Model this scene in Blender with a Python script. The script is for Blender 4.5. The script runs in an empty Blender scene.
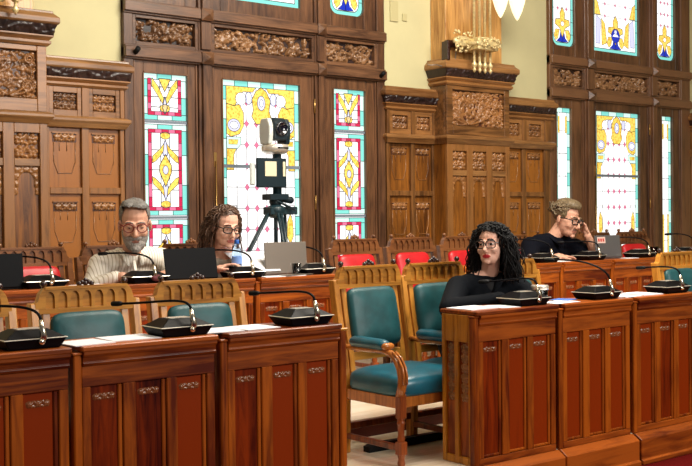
import bpy, bmesh, math, random
import numpy as np
from mathutils import Vector, Matrix, Euler
PI = math.pi
S = bpy.context.scene
COL = S.collection
# ------------------------------------------------------------------ camera
cam_d = bpy.data.cameras.new('camera'); cam = bpy.data.objects.new('camera', cam_d); COL.objects.link(cam)
YAW, PIT, ROLL = 0.66164, -0.014875, -0.010176
cam_d.sensor_width = 36.0; cam_d.lens = 36.0*1051.4/692.0; cam_d.clip_start = .05; cam_d.clip_end = 200
_fw = Vector((math.sin(YAW)*math.cos(PIT), math.cos(YAW)*math.cos(PIT), math.sin(PIT)))
_rt = Vector((math.cos(YAW), -math.sin(YAW), 0)); _up = _rt.cross(_fw)
_r2 = _rt*math.cos(ROLL)+_up*math.sin(ROLL); _u2 = _up*math.cos(ROLL)-_rt*math.sin(ROLL)
cam.matrix_world = Matrix(((_r2.x,_u2.x,-_fw.x,0),(_r2.y,_u2.y,-_fw.y,0),(_r2.z,_u2.z,-_fw.z,1.45),(0,0,0,1)))
S.camera = cam
# ------------------------------------------------------------------ world, lights, exposure
S.view_settings.view_transform = 'Standard'; S.view_settings.look = 'None'
S.view_settings.gamma = 1.0; S.view_settings.exposure = 0.0; S.view_settings.use_curve_mapping = False
W = bpy.data.worlds.new('world'); S.world = W; W.use_nodes = True
W.node_tree.nodes['Background'].inputs[0].default_value = (1.0, .93, .84, 1)
W.node_tree.nodes['Background'].inputs[1].default_value = .13
def area(name, loc, target, sx, sy, power, color):
    l = bpy.data.lights.new(name, 'AREA'); l.shape = 'RECTANGLE'; l.size = sx; l.size_y = sy; l.energy = power; l.color = color
    o = bpy.data.objects.new(name, l); COL.objects.link(o); o.location = loc
    o.rotation_euler = (Vector(target)-Vector(loc)).to_track_quat('-Z', 'Y').to_euler(); return o
area('chandelier_light', (5.7, 4.4, 5.2), (5.7, 6.0, 1.0), 3.2, 1.4, 430, (1.0, .92, .79))
area('front_fill_light', (6.5, -3.4, 4.4), (4.8, 6.5, 1.4), 4.0, 2.4, 520, (1.0, .95, .88))  # unseen frontal fill, standing in for windows behind the camera
area('left_fill_light', (1.0, 3.4, 4.9), (3.6, 7.4, 1.4), 1.8, .8, 55, (1.0, .9, .74))  # added fill that lifts the brightness of the left wall
# ------------------------------------------------------------------ materials
MATS = {}
def nodes(name):
    m = bpy.data.materials.new(name); m.use_nodes = True; nt = m.node_tree
    return m, nt, nt.nodes['Principled BSDF']
def lin(c):
    return tuple(((x/255)/12.92 if x/255 <= .04045 else ((x/255+.055)/1.055)**2.4) for x in c)+(1,)
def plain(name, rgb, rough=.5, metal=0.0, spec=.5, coat=0.0, noise=0.0, nscale=8):
    m, nt, b = nodes(name)
    b.inputs['Base Color'].default_value = lin(rgb); b.inputs['Roughness'].default_value = rough
    b.inputs['Metallic'].default_value = metal; b.inputs['Specular IOR Level'].default_value = spec
    b.inputs['Coat Weight'].default_value = coat
    if noise:
        t = nt.nodes.new('ShaderNodeTexCoord'); n = nt.nodes.new('ShaderNodeTexNoise'); n.inputs['Scale'].default_value = nscale
        n.inputs['Detail'].default_value = 5
        r = nt.nodes.new('ShaderNodeValToRGB'); c = lin(rgb)
        r.color_ramp.elements[0].position = .3; r.color_ramp.elements[1].position = .7
        r.color_ramp.elements[0].color = tuple(x*(1-noise) for x in c[:3])+(1,); r.color_ramp.elements[1].color = tuple(min(1, x*(1+noise)) for x in c[:3])+(1,)
        nt.links.new(t.outputs['Object'], n.inputs['Vector']); nt.links.new(n.outputs['Fac'], r.inputs['Fac']); nt.links.new(r.outputs['Color'], b.inputs['Base Color'])
        bp = nt.nodes.new('ShaderNodeBump'); bp.inputs['Strength'].default_value = .15; bp.inputs['Distance'].default_value = .01
        nt.links.new(n.outputs['Fac'], bp.inputs['Height']); nt.links.new(bp.outputs['Normal'], b.inputs['Normal'])
    MATS[name] = m; return m
def wood(name, dark, light, axis='z', rough=.34, vary=.25, spec=.4, coat=.15):
    """polished wood: grain stretched along one axis, a random shift and tint per object"""
    m, nt, b = nodes(name); L = nt.links.new
    t = nt.nodes.new('ShaderNodeTexCoord'); oi = nt.nodes.new('ShaderNodeObjectInfo')
    mp = nt.nodes.new('ShaderNodeMapping'); sc = {'x': (1.2, 14, 14), 'y': (14, 1.2, 14), 'z': (14, 14, 1.2)}[axis]
    mp.inputs['Scale'].default_value = sc
    mu = nt.nodes.new('ShaderNodeMath'); mu.operation = 'MULTIPLY'; mu.inputs[1].default_value = 40
    L(oi.outputs['Random'], mu.inputs[0]); cx = nt.nodes.new('ShaderNodeCombineXYZ')
    for k in range(3): L(mu.outputs[0], cx.inputs[k])
    L(cx.outputs[0], mp.inputs['Location']); L(t.outputs['Object'], mp.inputs['Vector'])
    n = nt.nodes.new('ShaderNodeTexNoise'); n.inputs['Scale'].default_value = 1.6; n.inputs['Detail'].default_value = 7
    n.inputs['Roughness'].default_value = .62; n.inputs['Distortion'].default_value = .8
    L(mp.outputs[0], n.inputs['Vector'])
    n2 = nt.nodes.new('ShaderNodeTexNoise'); n2.inputs['Scale'].default_value = 2.2; n2.inputs['Detail'].default_value = 2; L(t.outputs['Object'], n2.inputs['Vector'])
    ad = nt.nodes.new('ShaderNodeMath'); ad.operation = 'MULTIPLY_ADD'; ad.inputs[1].default_value = .35; L(n2.outputs['Fac'], ad.inputs[0]); L(n.outputs['Fac'], ad.inputs[2])
    ra = nt.nodes.new('ShaderNodeMath'); ra.operation = 'MULTIPLY_ADD'; ra.inputs[1].default_value = vary; L(oi.outputs['Random'], ra.inputs[0]); L(ad.outputs[0], ra.inputs[2])
    r = nt.nodes.new('ShaderNodeValToRGB'); r.color_ramp.elements[0].position = .56; r.color_ramp.elements[1].position = .92
    r.color_ramp.elements[0].color = lin(dark); r.color_ramp.elements[1].color = lin(light)
    L(ra.outputs[0], r.inputs['Fac']); L(r.outputs['Color'], b.inputs['Base Color'])
    b.inputs['Roughness'].default_value = rough; b.inputs['Specular IOR Level'].default_value = spec; b.inputs['Coat Weight'].default_value = coat; b.inputs['Coat Roughness'].default_value = .2
    bp = nt.nodes.new('ShaderNodeBump'); bp.inputs['Strength'].default_value = .12; bp.inputs['Distance'].default_value = .004
    L(n.outputs['Fac'], bp.inputs['Height']); L(bp.outputs['Normal'], b.inputs['Normal'])
    MATS[name] = m; return m
def glow(name, rgb, strength, fleck=None):
    m, nt, b = nodes(name); b.inputs['Base Color'].default_value = tuple(x*.3 for x in lin(rgb)[:3])+(1,); b.inputs['Roughness'].default_value = .15
    b.inputs['Emission Color'].default_value = lin(rgb); b.inputs['Emission Strength'].default_value = strength
    if fleck:
        t = nt.nodes.new('ShaderNodeTexCoord'); n = nt.nodes.new('ShaderNodeTexNoise'); n.inputs['Scale'].default_value = 38; n.inputs['Detail'].default_value = 2
        r = nt.nodes.new('ShaderNodeValToRGB'); r.color_ramp.elements[0].position = .36; r.color_ramp.elements[1].position = .52
        r.color_ramp.elements[0].color = lin(fleck); r.color_ramp.elements[1].color = lin(rgb)
        nt.links.new(t.outputs['Object'], n.inputs['Vector']); nt.links.new(n.outputs['Fac'], r.inputs['Fac']); nt.links.new(r.outputs['Color'], b.inputs['Emission Color'])
    MATS[name] = m; return m
# wall panelling, chamber furniture
wood('wall_wood', (70, 43, 20), (138, 92, 48), 'z'); wood('wall_wood_x', (76, 47, 23), (148, 101, 56), 'x')
wood('pale_wood_x', (98, 63, 33), (152, 108, 63), 'x'); wood('panel_wood', (74, 40, 12), (150, 92, 32), 'z', vary=.3)
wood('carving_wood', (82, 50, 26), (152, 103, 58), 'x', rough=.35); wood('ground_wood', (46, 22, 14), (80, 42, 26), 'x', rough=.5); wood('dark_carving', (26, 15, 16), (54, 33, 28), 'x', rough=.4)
wood('sash_wood', (60, 37, 24), (112, 76, 50), 'z'); wood('sash_wood_x', (62, 39, 26), (118, 82, 56), 'x')
wood('leaf_wood', (78, 50, 32), (146, 106, 70), 'x', rough=.3)
wood('shaft_wood', (140, 92, 44), (212, 162, 96), 'z', rough=.22, coat=.4)
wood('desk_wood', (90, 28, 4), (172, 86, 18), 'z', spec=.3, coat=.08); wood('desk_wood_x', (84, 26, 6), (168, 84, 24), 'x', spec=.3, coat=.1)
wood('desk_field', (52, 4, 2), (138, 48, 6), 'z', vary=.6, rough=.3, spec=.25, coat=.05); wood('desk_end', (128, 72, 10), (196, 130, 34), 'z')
wood('chair_wood', (126, 72, 18), (202, 136, 52), 'z'); wood('chair_wood_x', (126, 74, 20), (202, 138, 54), 'x')
wood('leg_wood', (80, 28, 8), (146, 72, 26), 'z'); wood('red_chair_wood', (70, 38, 20), (124, 78, 43), 'x')
wood('arm_wood', (92, 40, 10), (184, 110, 46), 'z', rough=.25, coat=.4); wood('floor_wood', (228, 208, 176), (250, 238, 216), 'x', rough=.22, vary=0); plain('carpet', (84, 4, 3), .95, spec=.1, noise=.2, nscale=60)
plain('riser', (84, 24, 16), .45, noise=.15)
plain('teal_leather', (26, 74, 78), .45, spec=.4, noise=.2, nscale=14); plain('teal_seat', (8, 84, 102), .34, spec=.6, noise=.2, nscale=12); plain('red_leather', (186, 22, 30), .42, noise=.1, nscale=14)
plain('plaster', (194, 187, 144), .8, noise=.05, nscale=3); plain('plaster_white', (225, 220, 208), .8); plain('switch_plate', (182, 173, 128), .6)
plain('black_gloss', (2, 3, 8), .45, spec=.13); plain('black_matte', (8, 9, 11), .6, spec=.25); plain('chrome', (214, 206, 188), .22, metal=1.0)
plain('silver_edge', (222, 216, 204), .3, metal=.6); plain('paper', (236, 238, 244), .7); plain('blue_paper', (70, 110, 190), .7)
plain('laptop_dark', (4, 4, 7), .5, spec=.12); plain('laptop_silver', (138, 128, 118), .35, metal=.6); plain('laptop_grey', (120, 120, 124), .35, metal=.6); plain('screen', (30, 34, 44), .15)
plain('sticker', (220, 190, 180), .6); plain('sticker_red', (190, 60, 50), .6)
plain('camera_white', (206, 212, 208), .45); plain('camera_dark', (16, 34, 42), .35); plain('tripod_dark', (20, 44, 52), .4); plain('lens_glass', (8, 12, 26), .08, coat=1); plain('panel_cream', (214, 206, 176), .5)
plain('gilt', (214, 194, 142), .35, metal=.35, noise=.2, nscale=40); plain('rosette_highlight', (140, 82, 48), .2, noise=.1, nscale=30); plain('brass', (188, 150, 90), .3, metal=.9)  # desk rosettes: tone lighter than their panel, painted for glints on the carving
plain('maroon', (86, 16, 30), .7); plain('dark_knob', (44, 20, 18), .25, coat=.4)
def clear(name, rgb, rough=.05):
    m, nt, b = nodes(name); b.inputs['Base Color'].default_value = lin(rgb); b.inputs['Transmission Weight'].default_value = 1; b.inputs['Roughness'].default_value = rough; b.inputs['IOR'].default_value = 1.3; MATS[name] = m
clear('clear_plastic', (190, 220, 245)); clear('clear_glass', (240, 245, 245)); plain('bottle_cap', (40, 100, 190), .4); plain('bottle_label', (120, 160, 230), .5)
plain('skin', (206, 156, 132), .5, spec=.35); plain('skin_pale', (226, 176, 154), .5, spec=.35); plain('skin_lip', (178, 116, 98), .5); plain('lips', (170, 92, 84), .45); plain('red_lips', (186, 28, 40), .35)
plain('eye_white', (230, 226, 220), .25); plain('iris', (30, 20, 16), .2)
plain('grey_hair', (112, 108, 104), .6, noise=.35, nscale=70); plain('grey_beard', (150, 142, 136), .7, noise=.35, nscale=80); plain('brown_hair', (84, 58, 42), .45, noise=.4, nscale=50)
plain('black_hair', (7, 6, 8), .6, spec=.25, noise=.3, nscale=50); plain('sandy_hair', (112, 95, 70), .5, noise=.4, nscale=60)
plain('navy_polo', (8, 10, 20), .9, spec=.12); plain('dark_blazer', (7, 11, 18), .85, spec=.15); plain('black_top', (12, 12, 16), .8); plain('cardigan', (196, 186, 172), .85, noise=.08, nscale=30); plain('trousers', (30, 32, 40), .8); plain('shoe', (20, 16, 14), .4)
plain('glasses_red', (120, 40, 32), .3); plain('glasses_black', (14, 12, 14), .3)
def striped():
    m, nt, b = nodes('striped_shirt'); t = nt.nodes.new('ShaderNodeTexCoord'); w = nt.nodes.new('ShaderNodeTexWave'); w.inputs['Scale'].default_value = 14; w.bands_direction = 'X'
    w.inputs['Distortion'].default_value = .6; w.inputs['Detail Scale'].default_value = 2
    r = nt.nodes.new('ShaderNodeValToRGB'); r.color_ramp.elements[0].position = .0; r.color_ramp.elements[0].color = lin((186, 172, 150)); r.color_ramp.elements[1].position = .25; r.color_ramp.elements[1].color = lin((238, 232, 220))
    nt.links.new(t.outputs['Object'], w.inputs['Vector']); nt.links.new(w.outputs['Fac'], r.inputs['Fac']); nt.links.new(r.outputs['Color'], b.inputs['Base Color']); b.inputs['Roughness'].default_value = .85; MATS['striped_shirt'] = m
striped()
glow('glass_white', (255, 255, 255), 1.22); glow('glass_teal', (132, 222, 212), .95); glow('glass_mint', (206, 242, 232), 1.1); glow('glass_red', (206, 44, 84), .9); glow('glass_pink', (226, 120, 156), .9)
glow('glass_yellow', (252, 220, 104), 1.0, (212, 150, 40)); glow('glass_blue', (30, 54, 190), .9); glow('glass_lilac', (206, 208, 240), 1.1); plain('lead', (44, 48, 60), .6); plain('saddle_bar', (110, 122, 136), .5)
glow('lamp_glass', (255, 236, 196), 1.5)
# ------------------------------------------------------------------ mesh builder
class MB:
    def __init__(s): s.v = []; s.f = []; s.mi = []; s.sm = []
    def add(s, vs, fs, mi=0, smooth=False):
        b = len(s.v); s.v += [tuple(p) for p in vs]
        for f in fs: s.f.append(tuple(b+i for i in f)); s.mi.append(mi); s.sm.append(smooth)
        return s
    def box(s, x0, x1, y0, y1, z0, z1, mi=0):
        v = [(x, y, z) for z in (z0, z1) for y in (y0, y1) for x in (x0, x1)]
        return s.add(v, [(0, 2, 3, 1), (4, 5, 7, 6), (0, 1, 5, 4), (2, 6, 7, 3), (0, 4, 6, 2), (1, 3, 7, 5)], mi)
    def frustum(s, levels, mi=0):
        """levels: (x0,x1,y0,y1,z) stacked rectangles"""
        v = []
        for (x0, x1, y0, y1, z) in levels: v += [(x0, y0, z), (x1, y0, z), (x1, y1, z), (x0, y1, z)]
        f = [(3, 2, 1, 0)]; n = len(levels)
        for k in range(n-1):
            for i in range(4): j = (i+1) % 4; f.append((4*k+i, 4*k+j, 4*k+4+j, 4*k+4+i))
        f.append(tuple(4*(n-1)+i for i in range(4))); return s.add(v, f, mi)
    def prism(s, pts, a0, a1, plane='xz', mi=0):
        """closed outline pts extruded along the third axis from a0 to a1"""
        n = len(pts)
        def P(u, w, a): return {'xz': (u, a, w), 'yz': (a, u, w), 'xy': (u, w, a)}[plane]
        v = [P(u, w, a0) for u, w in pts]+[P(u, w, a1) for u, w in pts]
        area2 = sum(pts[i][0]*pts[(i+1) % n][1]-pts[(i+1) % n][0]*pts[i][1] for i in range(n))
        f = [tuple(range(n)), tuple(range(2*n-1, n-1, -1))]+[(i, n+i, n+(i+1) % n, (i+1) % n) for i in range(n)]
        flip = (area2 < 0) ^ (plane != 'xz')
        if flip: f = [tuple(reversed(q)) for q in f]
        if plane == 'xz' : pass
        return s.add(v, f, mi)
    def tube(s, pts, r, n=8, mi=0, cap=True, flat=1.0):
        pts = [Vector(p) for p in pts]; m = len(pts); rs = r if isinstance(r, (list, tuple)) else [r]*m
        up = None; v = []
        for i, p in enumerate(pts):
            d = (pts[min(i+1, m-1)]-pts[max(i-1, 0)]).normalized()
            if up is None: up = Vector((0, 0, 1)) if abs(d.z) < .9 else Vector((0, 1, 0))
            a = d.cross(up); a = a.normalized() if a.length > 1e-6 else d.orthogonal().normalized(); b = a.cross(d).normalized(); up = b
            for k in range(n): t = 2*PI*k/n; v.append(p+a*math.cos(t)*rs[i]+b*math.sin(t)*rs[i]*flat)
        f = []
        for i in range(m-1):
            for k in range(n): j = (k+1) % n; f.append((i*n+k, i*n+j, i*n+n+j, i*n+n+k))
        if cap: f.append(tuple(reversed(range(n)))); f.append(tuple((m-1)*n+k for k in range(n)))
        return s.add(v, f, mi, True)
    def lathe(s, prof, c=(0, 0, 0), n=16, mi=0, axis='z'):
        v = []; m = len(prof)
        for r, z in prof:
            for k in range(n):
                t = 2*PI*k/n; a, b = r*math.cos(t), r*math.sin(t)
                q = {'z': (a, b, z), 'y': (a, z, -b), 'x': (z, a, b)}[axis]; v.append((q[0]+c[0], q[1]+c[1], q[2]+c[2]))
        f = [(i*n+k, i*n+(k+1) % n, i*n+n+(k+1) % n, i*n+n+k) for i in range(m-1) for k in range(n)]
        f.append(tuple(reversed(range(n)))); f.append(tuple((m-1)*n+k for k in range(n)))
        return s.add(v, f, mi, True)
    def ell(s, c, r, M=None, n=12, mi=0):
        c = Vector(c); v = []; rr = r if isinstance(r, (list, tuple)) else (r, r, r)
        h = n//2
        for i in range(h+1):
            th = PI*i/h
            for k in range(n):
                ph = 2*PI*k/n; p = Vector((rr[0]*math.sin(th)*math.cos(ph), rr[1]*math.sin(th)*math.sin(ph), rr[2]*math.cos(th)))
                v.append(c+(M @ p if M is not None else p))
        f = []
        for i in range(h):
            for k in range(n):
                j = (k+1) % n; f.append((i*n+k, i*n+n+k, i*n+n+j, i*n+j))
        return s.add(v, f, mi, True)
    def grid(s, X, Z, H, y0=0, mi=0):
        """height field facing -Y: X,Z,H arrays (rows along z)"""
        nz, nx = X.shape
        v = [(float(X[i, j]), y0-float(H[i, j]), float(Z[i, j])) for i in range(nz) for j in range(nx)]
        f = [(i*nx+j, i*nx+j+1, i*nx+nx+j+1, i*nx+nx+j) for i in range(nz-1) for j in range(nx-1)]
        return s.add(v, f, mi, True)
    def xf(s, M, start=0):
        s.v[start:] = [tuple(M @ Vector(p)) for p in s.v[start:]]; return s
    def build(s, name, mats, parent=None, bevel=0, seg=1, subsurf=0):
        me = bpy.data.meshes.new(name); me.from_pydata(s.v, [], s.f)
        for m in ([mats] if isinstance(mats, str) else mats): me.materials.append(MATS[m])
        me.polygons.foreach_set('material_index', s.mi); me.polygons.foreach_set('use_smooth', s.sm)
        bm = bmesh.new(); bm.from_mesh(me); bmesh.ops.remove_doubles(bm, verts=bm.verts, dist=1e-6) if any(s.sm) else None
        bmesh.ops.recalc_face_normals(bm, faces=[f for f in bm.faces]) if not getattr(s, 'keepn', False) else None
        bm.to_mesh(me); bm.free()
        o = bpy.data.objects.new(name, me); COL.objects.link(o)
        if parent: o.parent = parent
        if bevel:
            b = o.modifiers.new('bevel', 'BEVEL'); b.width = bevel; b.segments = seg; b.limit_method = 'ANGLE'; b.angle_limit = .6
        if subsurf:
            b = o.modifiers.new('subsurf', 'SUBSURF'); b.levels = subsurf; b.render_levels = subsurf
        return o
def tag(o, label, cat, group=None, kind=None):
    o['label'] = label; o['category'] = cat
    if group: o['group'] = group
    if kind: o['kind'] = kind
    return o
def thing(name, label, cat, loc=(0, 0, 0), rz=0, group=None, kind=None):
    o = bpy.data.objects.new(name, None); o.empty_display_size = .1; COL.objects.link(o); o.location = loc; o.rotation_euler = (0, 0, rz)
    return tag(o, label, cat, group, kind)
def dup(o, parent=None):
    c = o.copy(); COL.objects.link(c); c.parent = parent
    for ch in list(o.children): dup(ch, c)
    return c
def copyof(proto, label, loc, rz=0):
    c = dup(proto); c['label'] = label; c.location = loc; c.rotation_euler = (0, 0, rz); return c
rnd = random.Random(7)
# ------------------------------------------------------------------ carving height fields
def field(w, h, res):
    nx, nz = max(6, int(w*res)), max(6, int(h*res))
    return np.meshgrid(np.linspace(0, w, nx), np.linspace(0, h, nz))
def leafs(X, Z, items, D):
    H = np.zeros_like(X)
    for (cx, cz, ang, a, b, hh) in items:
        u = (X-cx)*math.cos(ang)+(Z-cz)*math.sin(ang); v = -(X-cx)*math.sin(ang)+(Z-cz)*math.cos(ang)
        bb = b*(1-.45*u/a*np.sign(1)); q = (u/a)**2+(v/np.maximum(bb, b*.3))**2
        g = np.sqrt(np.clip(1-q, 0, 1))*hh*D
        g = np.where(q < 1, g*(1-.45*np.exp(-(v/(b*.18))**2)), 0); H = np.maximum(H, g)
    return H
def dots(X, Z, items, D):
    H = np.zeros_like(X)
    for (cx, cz, r) in items:
        q = ((X-cx)**2+(Z-cz)**2)/r**2; H = np.maximum(H, np.sqrt(np.clip(1-q, 0, 1))*D)
    return H
def foliage(w, h, D, seed, s=.04, res=150):
    R = random.Random(seed); X, Z = field(w, h, res); it = []; ds = []
    n = int(w*h/(s*s)*2.6)
    for k in range(n):
        cx, cz = R.uniform(.3*s, w-.3*s), R.uniform(.3*s, h-.3*s); it.append((cx, cz, R.uniform(0, 2*PI), s*R.uniform(.4, .72), s*R.uniform(.2, .3), R.uniform(.55, 1)))
        if k % 4 == 0: ds.append((R.uniform(0, w), R.uniform(0, h), s*.25))
    H = np.maximum(leafs(X, Z, it, D), dots(X, Z, ds, D*.9)); H[0, :] = H[-1, :] = 0; H[:, 0] = H[:, -1] = 0
    return X, Z, H
def rosettes(w, h, nx, nz, D, res=140, mask=None):
    X, Z = field(w, h, res); it = []; ds = []
    for i in range(nx):
        for j in range(nz):
            cx, cz = (i+.5)*w/nx, (j+.5)*h/nz; r = min(w/nx, h/nz)*.5
            if mask and not mask(cx, cz): continue
            for k in range(5): a = 2*PI*k/5+.3; it.append((cx+math.cos(a)*r*.55, cz+math.sin(a)*r*.55, a+PI, r*.48, r*.34, .9))
            ds.append((cx, cz, r*.28))
            if i < nx-1 : it.append(((i+1)*w/nx, cz+r*.7, .6, r*.5, r*.25, .7)); it.append(((i+1)*w/nx, cz-r*.7, 2.4, r*.5, r*.25, .7))
    H = np.maximum(leafs(X, Z, it, D), dots(X, Z, ds, D)); return X, Z, H
def acanthus(w, h, D, flip=1, res=170):
    """plumes fanning from the foot of the panel over a ground of small leaves"""
    X, Z = field(w, h, res); it = []; P = []; R = random.Random(4)
    x0 = .5-.2*flip
    for k in range(13):
        t = k/12; px, pz = w*(x0+.05*(t-.5)), .03*h; a = PI*(.97-.94*t); reach = (w*(1-x0 if t > .5 else x0))*abs(math.cos(a))+h*.9*abs(math.sin(a)); curl = (-1 if t > .5 else 1)*(.6+.5*R.random())
        N = 24
        for q in range(N):
            u = q/N; aa = a+curl*(.9-2.4*u*u); px += math.cos(aa)*reach/N*1.05; pz += math.sin(aa)*reach/N*1.05
            P.append((px, pz, .0135*(1-.4*u)))
            if q % 3 == 1 and q > 5:
                for sg in (1, -1): it.append((px+.016*math.cos(aa+sg), pz+.016*math.sin(aa+sg), aa+sg*.7, .030, .013, .85))
    for cx, cz, r in ((.84, .2, .055), (.87, .66, .05), (.08, .82, .045), (.1, .25, .05), (.62, .88, .045)):
        cx = cx if flip > 0 else 1-cx
        for q in range(30): a = q*.42; rr = r*(1-q/34); P.append((cx*w+math.cos(a)*rr, cz*h+math.sin(a)*rr, .010))
    fx, fz, FH = foliage(w, h, D, 31, .05, res)
    H = np.maximum(np.maximum(leafs(X, Z, it, D), dots(X, Z, P, D)), FH*.6); H[0, :] = H[-1, :] = 0; H[:, 0] = H[:, -1] = 0
    return X, Z, H
def frieze(w, h, D, res=130):
    X, Z = field(w, h, res); P = []; it = []; n = max(3, int(w/.16))
    for q in range(n*24):
        t = q/(n*24); P.append((t*w, h*(.5+.3*math.sin(t*n*PI)), .009))
    for k in range(n*2):
        cx = (k+.5)/(n*2)*w; it.append((cx, h*(.7 if k % 2 else .3), .5+k, .045, .018, .9)); it.append((cx+.03, h*(.35 if k % 2 else .65), 2+k, .035, .015, .8))
    return X, Z, np.maximum(leafs(X, Z, it, D), dots(X, Z, P, D*.8))
def carve(arr, x, y, z, mi=0, mb=None, pierced=True):
    """relief standing on its ground; pierced work drops the flat ground so the backing board shows"""
    X, Z, H = arr; mb = mb or MB(); n0 = len(mb.f); mb.grid(X+x, Z+z, H, y, mi); mb.keepn = True
    if pierced:
        h = H.ravel(); b = [i for i in range(n0, len(mb.f))]; off = len(mb.v)-h.size
        keep = [i for i in b if max(h[k-off] for k in mb.f[i]) > 1e-5]
        mb.f[n0:] = [mb.f[i] for i in keep]; mb.mi[n0:] = [mi]*len(keep); mb.sm[n0:] = [True]*len(keep)
    return mb
# ------------------------------------------------------------------ stained glass: small pieces of coloured glass in lead
GC = ['glass_white', 'glass_teal', 'glass_mint', 'glass_red', 'glass_pink', 'glass_yellow', 'glass_blue', 'glass_lilac', 'lead']
class SG(MB):
    def poly(s, pts, c, lay=1, lead=.008):
        y = -.0015*lay; n = len(pts); A = sum(pts[i][0]*pts[(i+1) % n][1]-pts[(i+1) % n][0]*pts[i][1] for i in range(n))
        if A < 0: pts = pts[::-1]
        s.add([(x, y, z) for x, z in pts], [tuple(range(n))], GC.index(c))
        if lead:
            for i in range(n): s.line(pts[i], pts[(i+1) % n], lead, lay)
        return s
    def line(s, p, q, w=.009, lay=1):
        d = Vector((q[0]-p[0], q[1]-p[1]));
        if d.length < 1e-6: return s
        d.normalize(); nx, nz = -d.y*w/2, d.x*w/2; y = -.0015*lay-.001
        s.add([(p[0]-nx, y, p[1]-nz), (q[0]-nx, y, q[1]-nz), (q[0]+nx, y, q[1]+nz), (p[0]+nx, y, p[1]+nz)], [(0, 1, 2, 3)], 8); return s
    def rect(s, x0, x1, z0, z1, c, lay=1, lead=.006): return s.poly([(x0, z0), (x1, z0), (x1, z1), (x0, z1)], c, lay, lead)
    def oval(s, cx, cz, a, b, c, lay=2, lead=.006, n=14): return s.poly([(cx+a*math.cos(2*PI*k/n), cz+b*math.sin(2*PI*k/n)) for k in range(n)], c, lay, lead)
    def fin(s, parent, loc): s.keepn = True; o = s.build('stained_glass', GC, parent); o.location = loc; return o
def both(g, w, pts, c, lay=2, lead=.006):
    g.poly(pts, c, lay, lead); g.poly([(w-x, z) for x, z in pts], c, lay, lead)
def border(g, w, z0, z1, b, n, cs=('glass_mint', 'glass_teal')):
    for k in range(n):
        a, e = z0+(z1-z0)*k/n, z0+(z1-z0)*(k+1)/n
        g.rect(0, b, a, e, cs[k % len(cs)], 1); g.rect(w-b, w, a, e, cs[(k+1) % len(cs)], 1)
    m = max(2, int(w/.14))
    for k in range(m): g.rect(w*k/m, w*(k+1)/m, z1-b, z1, cs[k % 2], 2); g.rect(w*k/m, w*(k+1)/m, z0, z0+b, cs[(k+1) % 2], 2)
def side_section(g, w, z0, z1, top=False):
    """one section of the narrow left-hand lights: red band, white field, yellow feathered figure"""
    b, r = .052, .034; h = z1-z0; cx = w/2
    border(g, w, z0, z1, b, 3 if not top else 2)
    x0, x1 = b, w-b; a0, a1 = z0+b*.8, z1-b*.8
    n = 6
    for k in range(n):
        p, q = a0+(a1-a0)*k/n, a0+(a1-a0)*(k+1)/n
        c = 'glass_pink' if k % 3 == 1 else 'glass_red'
        g.rect(x0, x0+r, p, q, c, 3, .004); g.rect(x1-r, x1, p, q, c, 3, .004)
    for k in range(5):
        p, q = x0+(x1-x0)*k/5, x0+(x1-x0)*(k+1)/5; c = 'glass_red' if k % 2 == 0 else 'glass_pink'
        g.rect(p, q, a0, a0+r, c, 4, .004)
        if not top: g.rect(p, q, a1-r, a1, c, 4, .004)
    for dx in (-.045, .045): g.line((cx+dx, a0+r), (cx+dx, a1), .008, 2)
    for q in (.28, .5, .72): g.line((x0+r, z0+h*q), (x1-r, z0+h*q), .008, 2)
    if top:
        zc = z0+h*.42
        both(g, w, [(cx+.02, zc-.03), (cx+.08, zc+.06), (cx+.13, zc+.13), (cx+.125, zc+.2), (cx+.06, zc+.12), (cx+.01, zc+.02)], 'glass_yellow', 5)
        g.poly([(cx, zc+.08), (cx+.06, a1-.0), (cx-.06, a1-.0)], 'glass_yellow', 5)
        g.poly([(cx, zc-.12), (cx+.025, zc-.06), (cx, zc+.04), (cx-.025, zc-.06)], 'glass_lilac', 6)
        g.oval(cx, a0+r+.03, .05, .035, 'glass_yellow', 6)
        return
    zc = (z0+z1)/2
    g.poly([(cx, zc-.15), (cx+.06, zc-.02), (cx+.06, zc+.04), (cx, zc+.14), (cx-.06, zc+.04), (cx-.06, zc-.02)], 'glass_yellow', 5)
    g.oval(cx, zc, .028, .04, 'glass_lilac', 6)
    g.poly([(cx-.022, zc+.13), (cx+.022, zc+.13), (cx+.03, zc+.2), (cx, zc+.27), (cx-.03, zc+.2)], 'glass_lilac', 4)
    g.poly([(cx-.022, zc-.13), (cx+.022, zc-.13), (cx+.03, zc-.2), (cx, zc-.27), (cx-.03, zc-.2)], 'glass_lilac', 4)
    for sg in (1, -1):
        both(g, w, [(cx+.012, zc+sg*.24), (cx+.05, zc+sg*.19), (cx+.125, zc+sg*.125), (cx+.135, zc+sg*.06), (cx+.1, zc+sg*.075), (cx+.05, zc+sg*.125), (cx+.02, zc+sg*.17)], 'glass_yellow', 5)
        g.oval(cx, zc+sg*(h/2-b-r-.012), .05, .032, 'glass_yellow', 4)
def side_light(w, h):
    g = SG(); g.box(0, w, .001, .008, 0, h, 0)
    zs = [(h-.41, h, True), (h-1.26, h-.45, False), (h-2.11, h-1.30, False)]
    for a, b, t in zs: side_section(g, w, max(a, 0), b, t)
    return g
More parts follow.
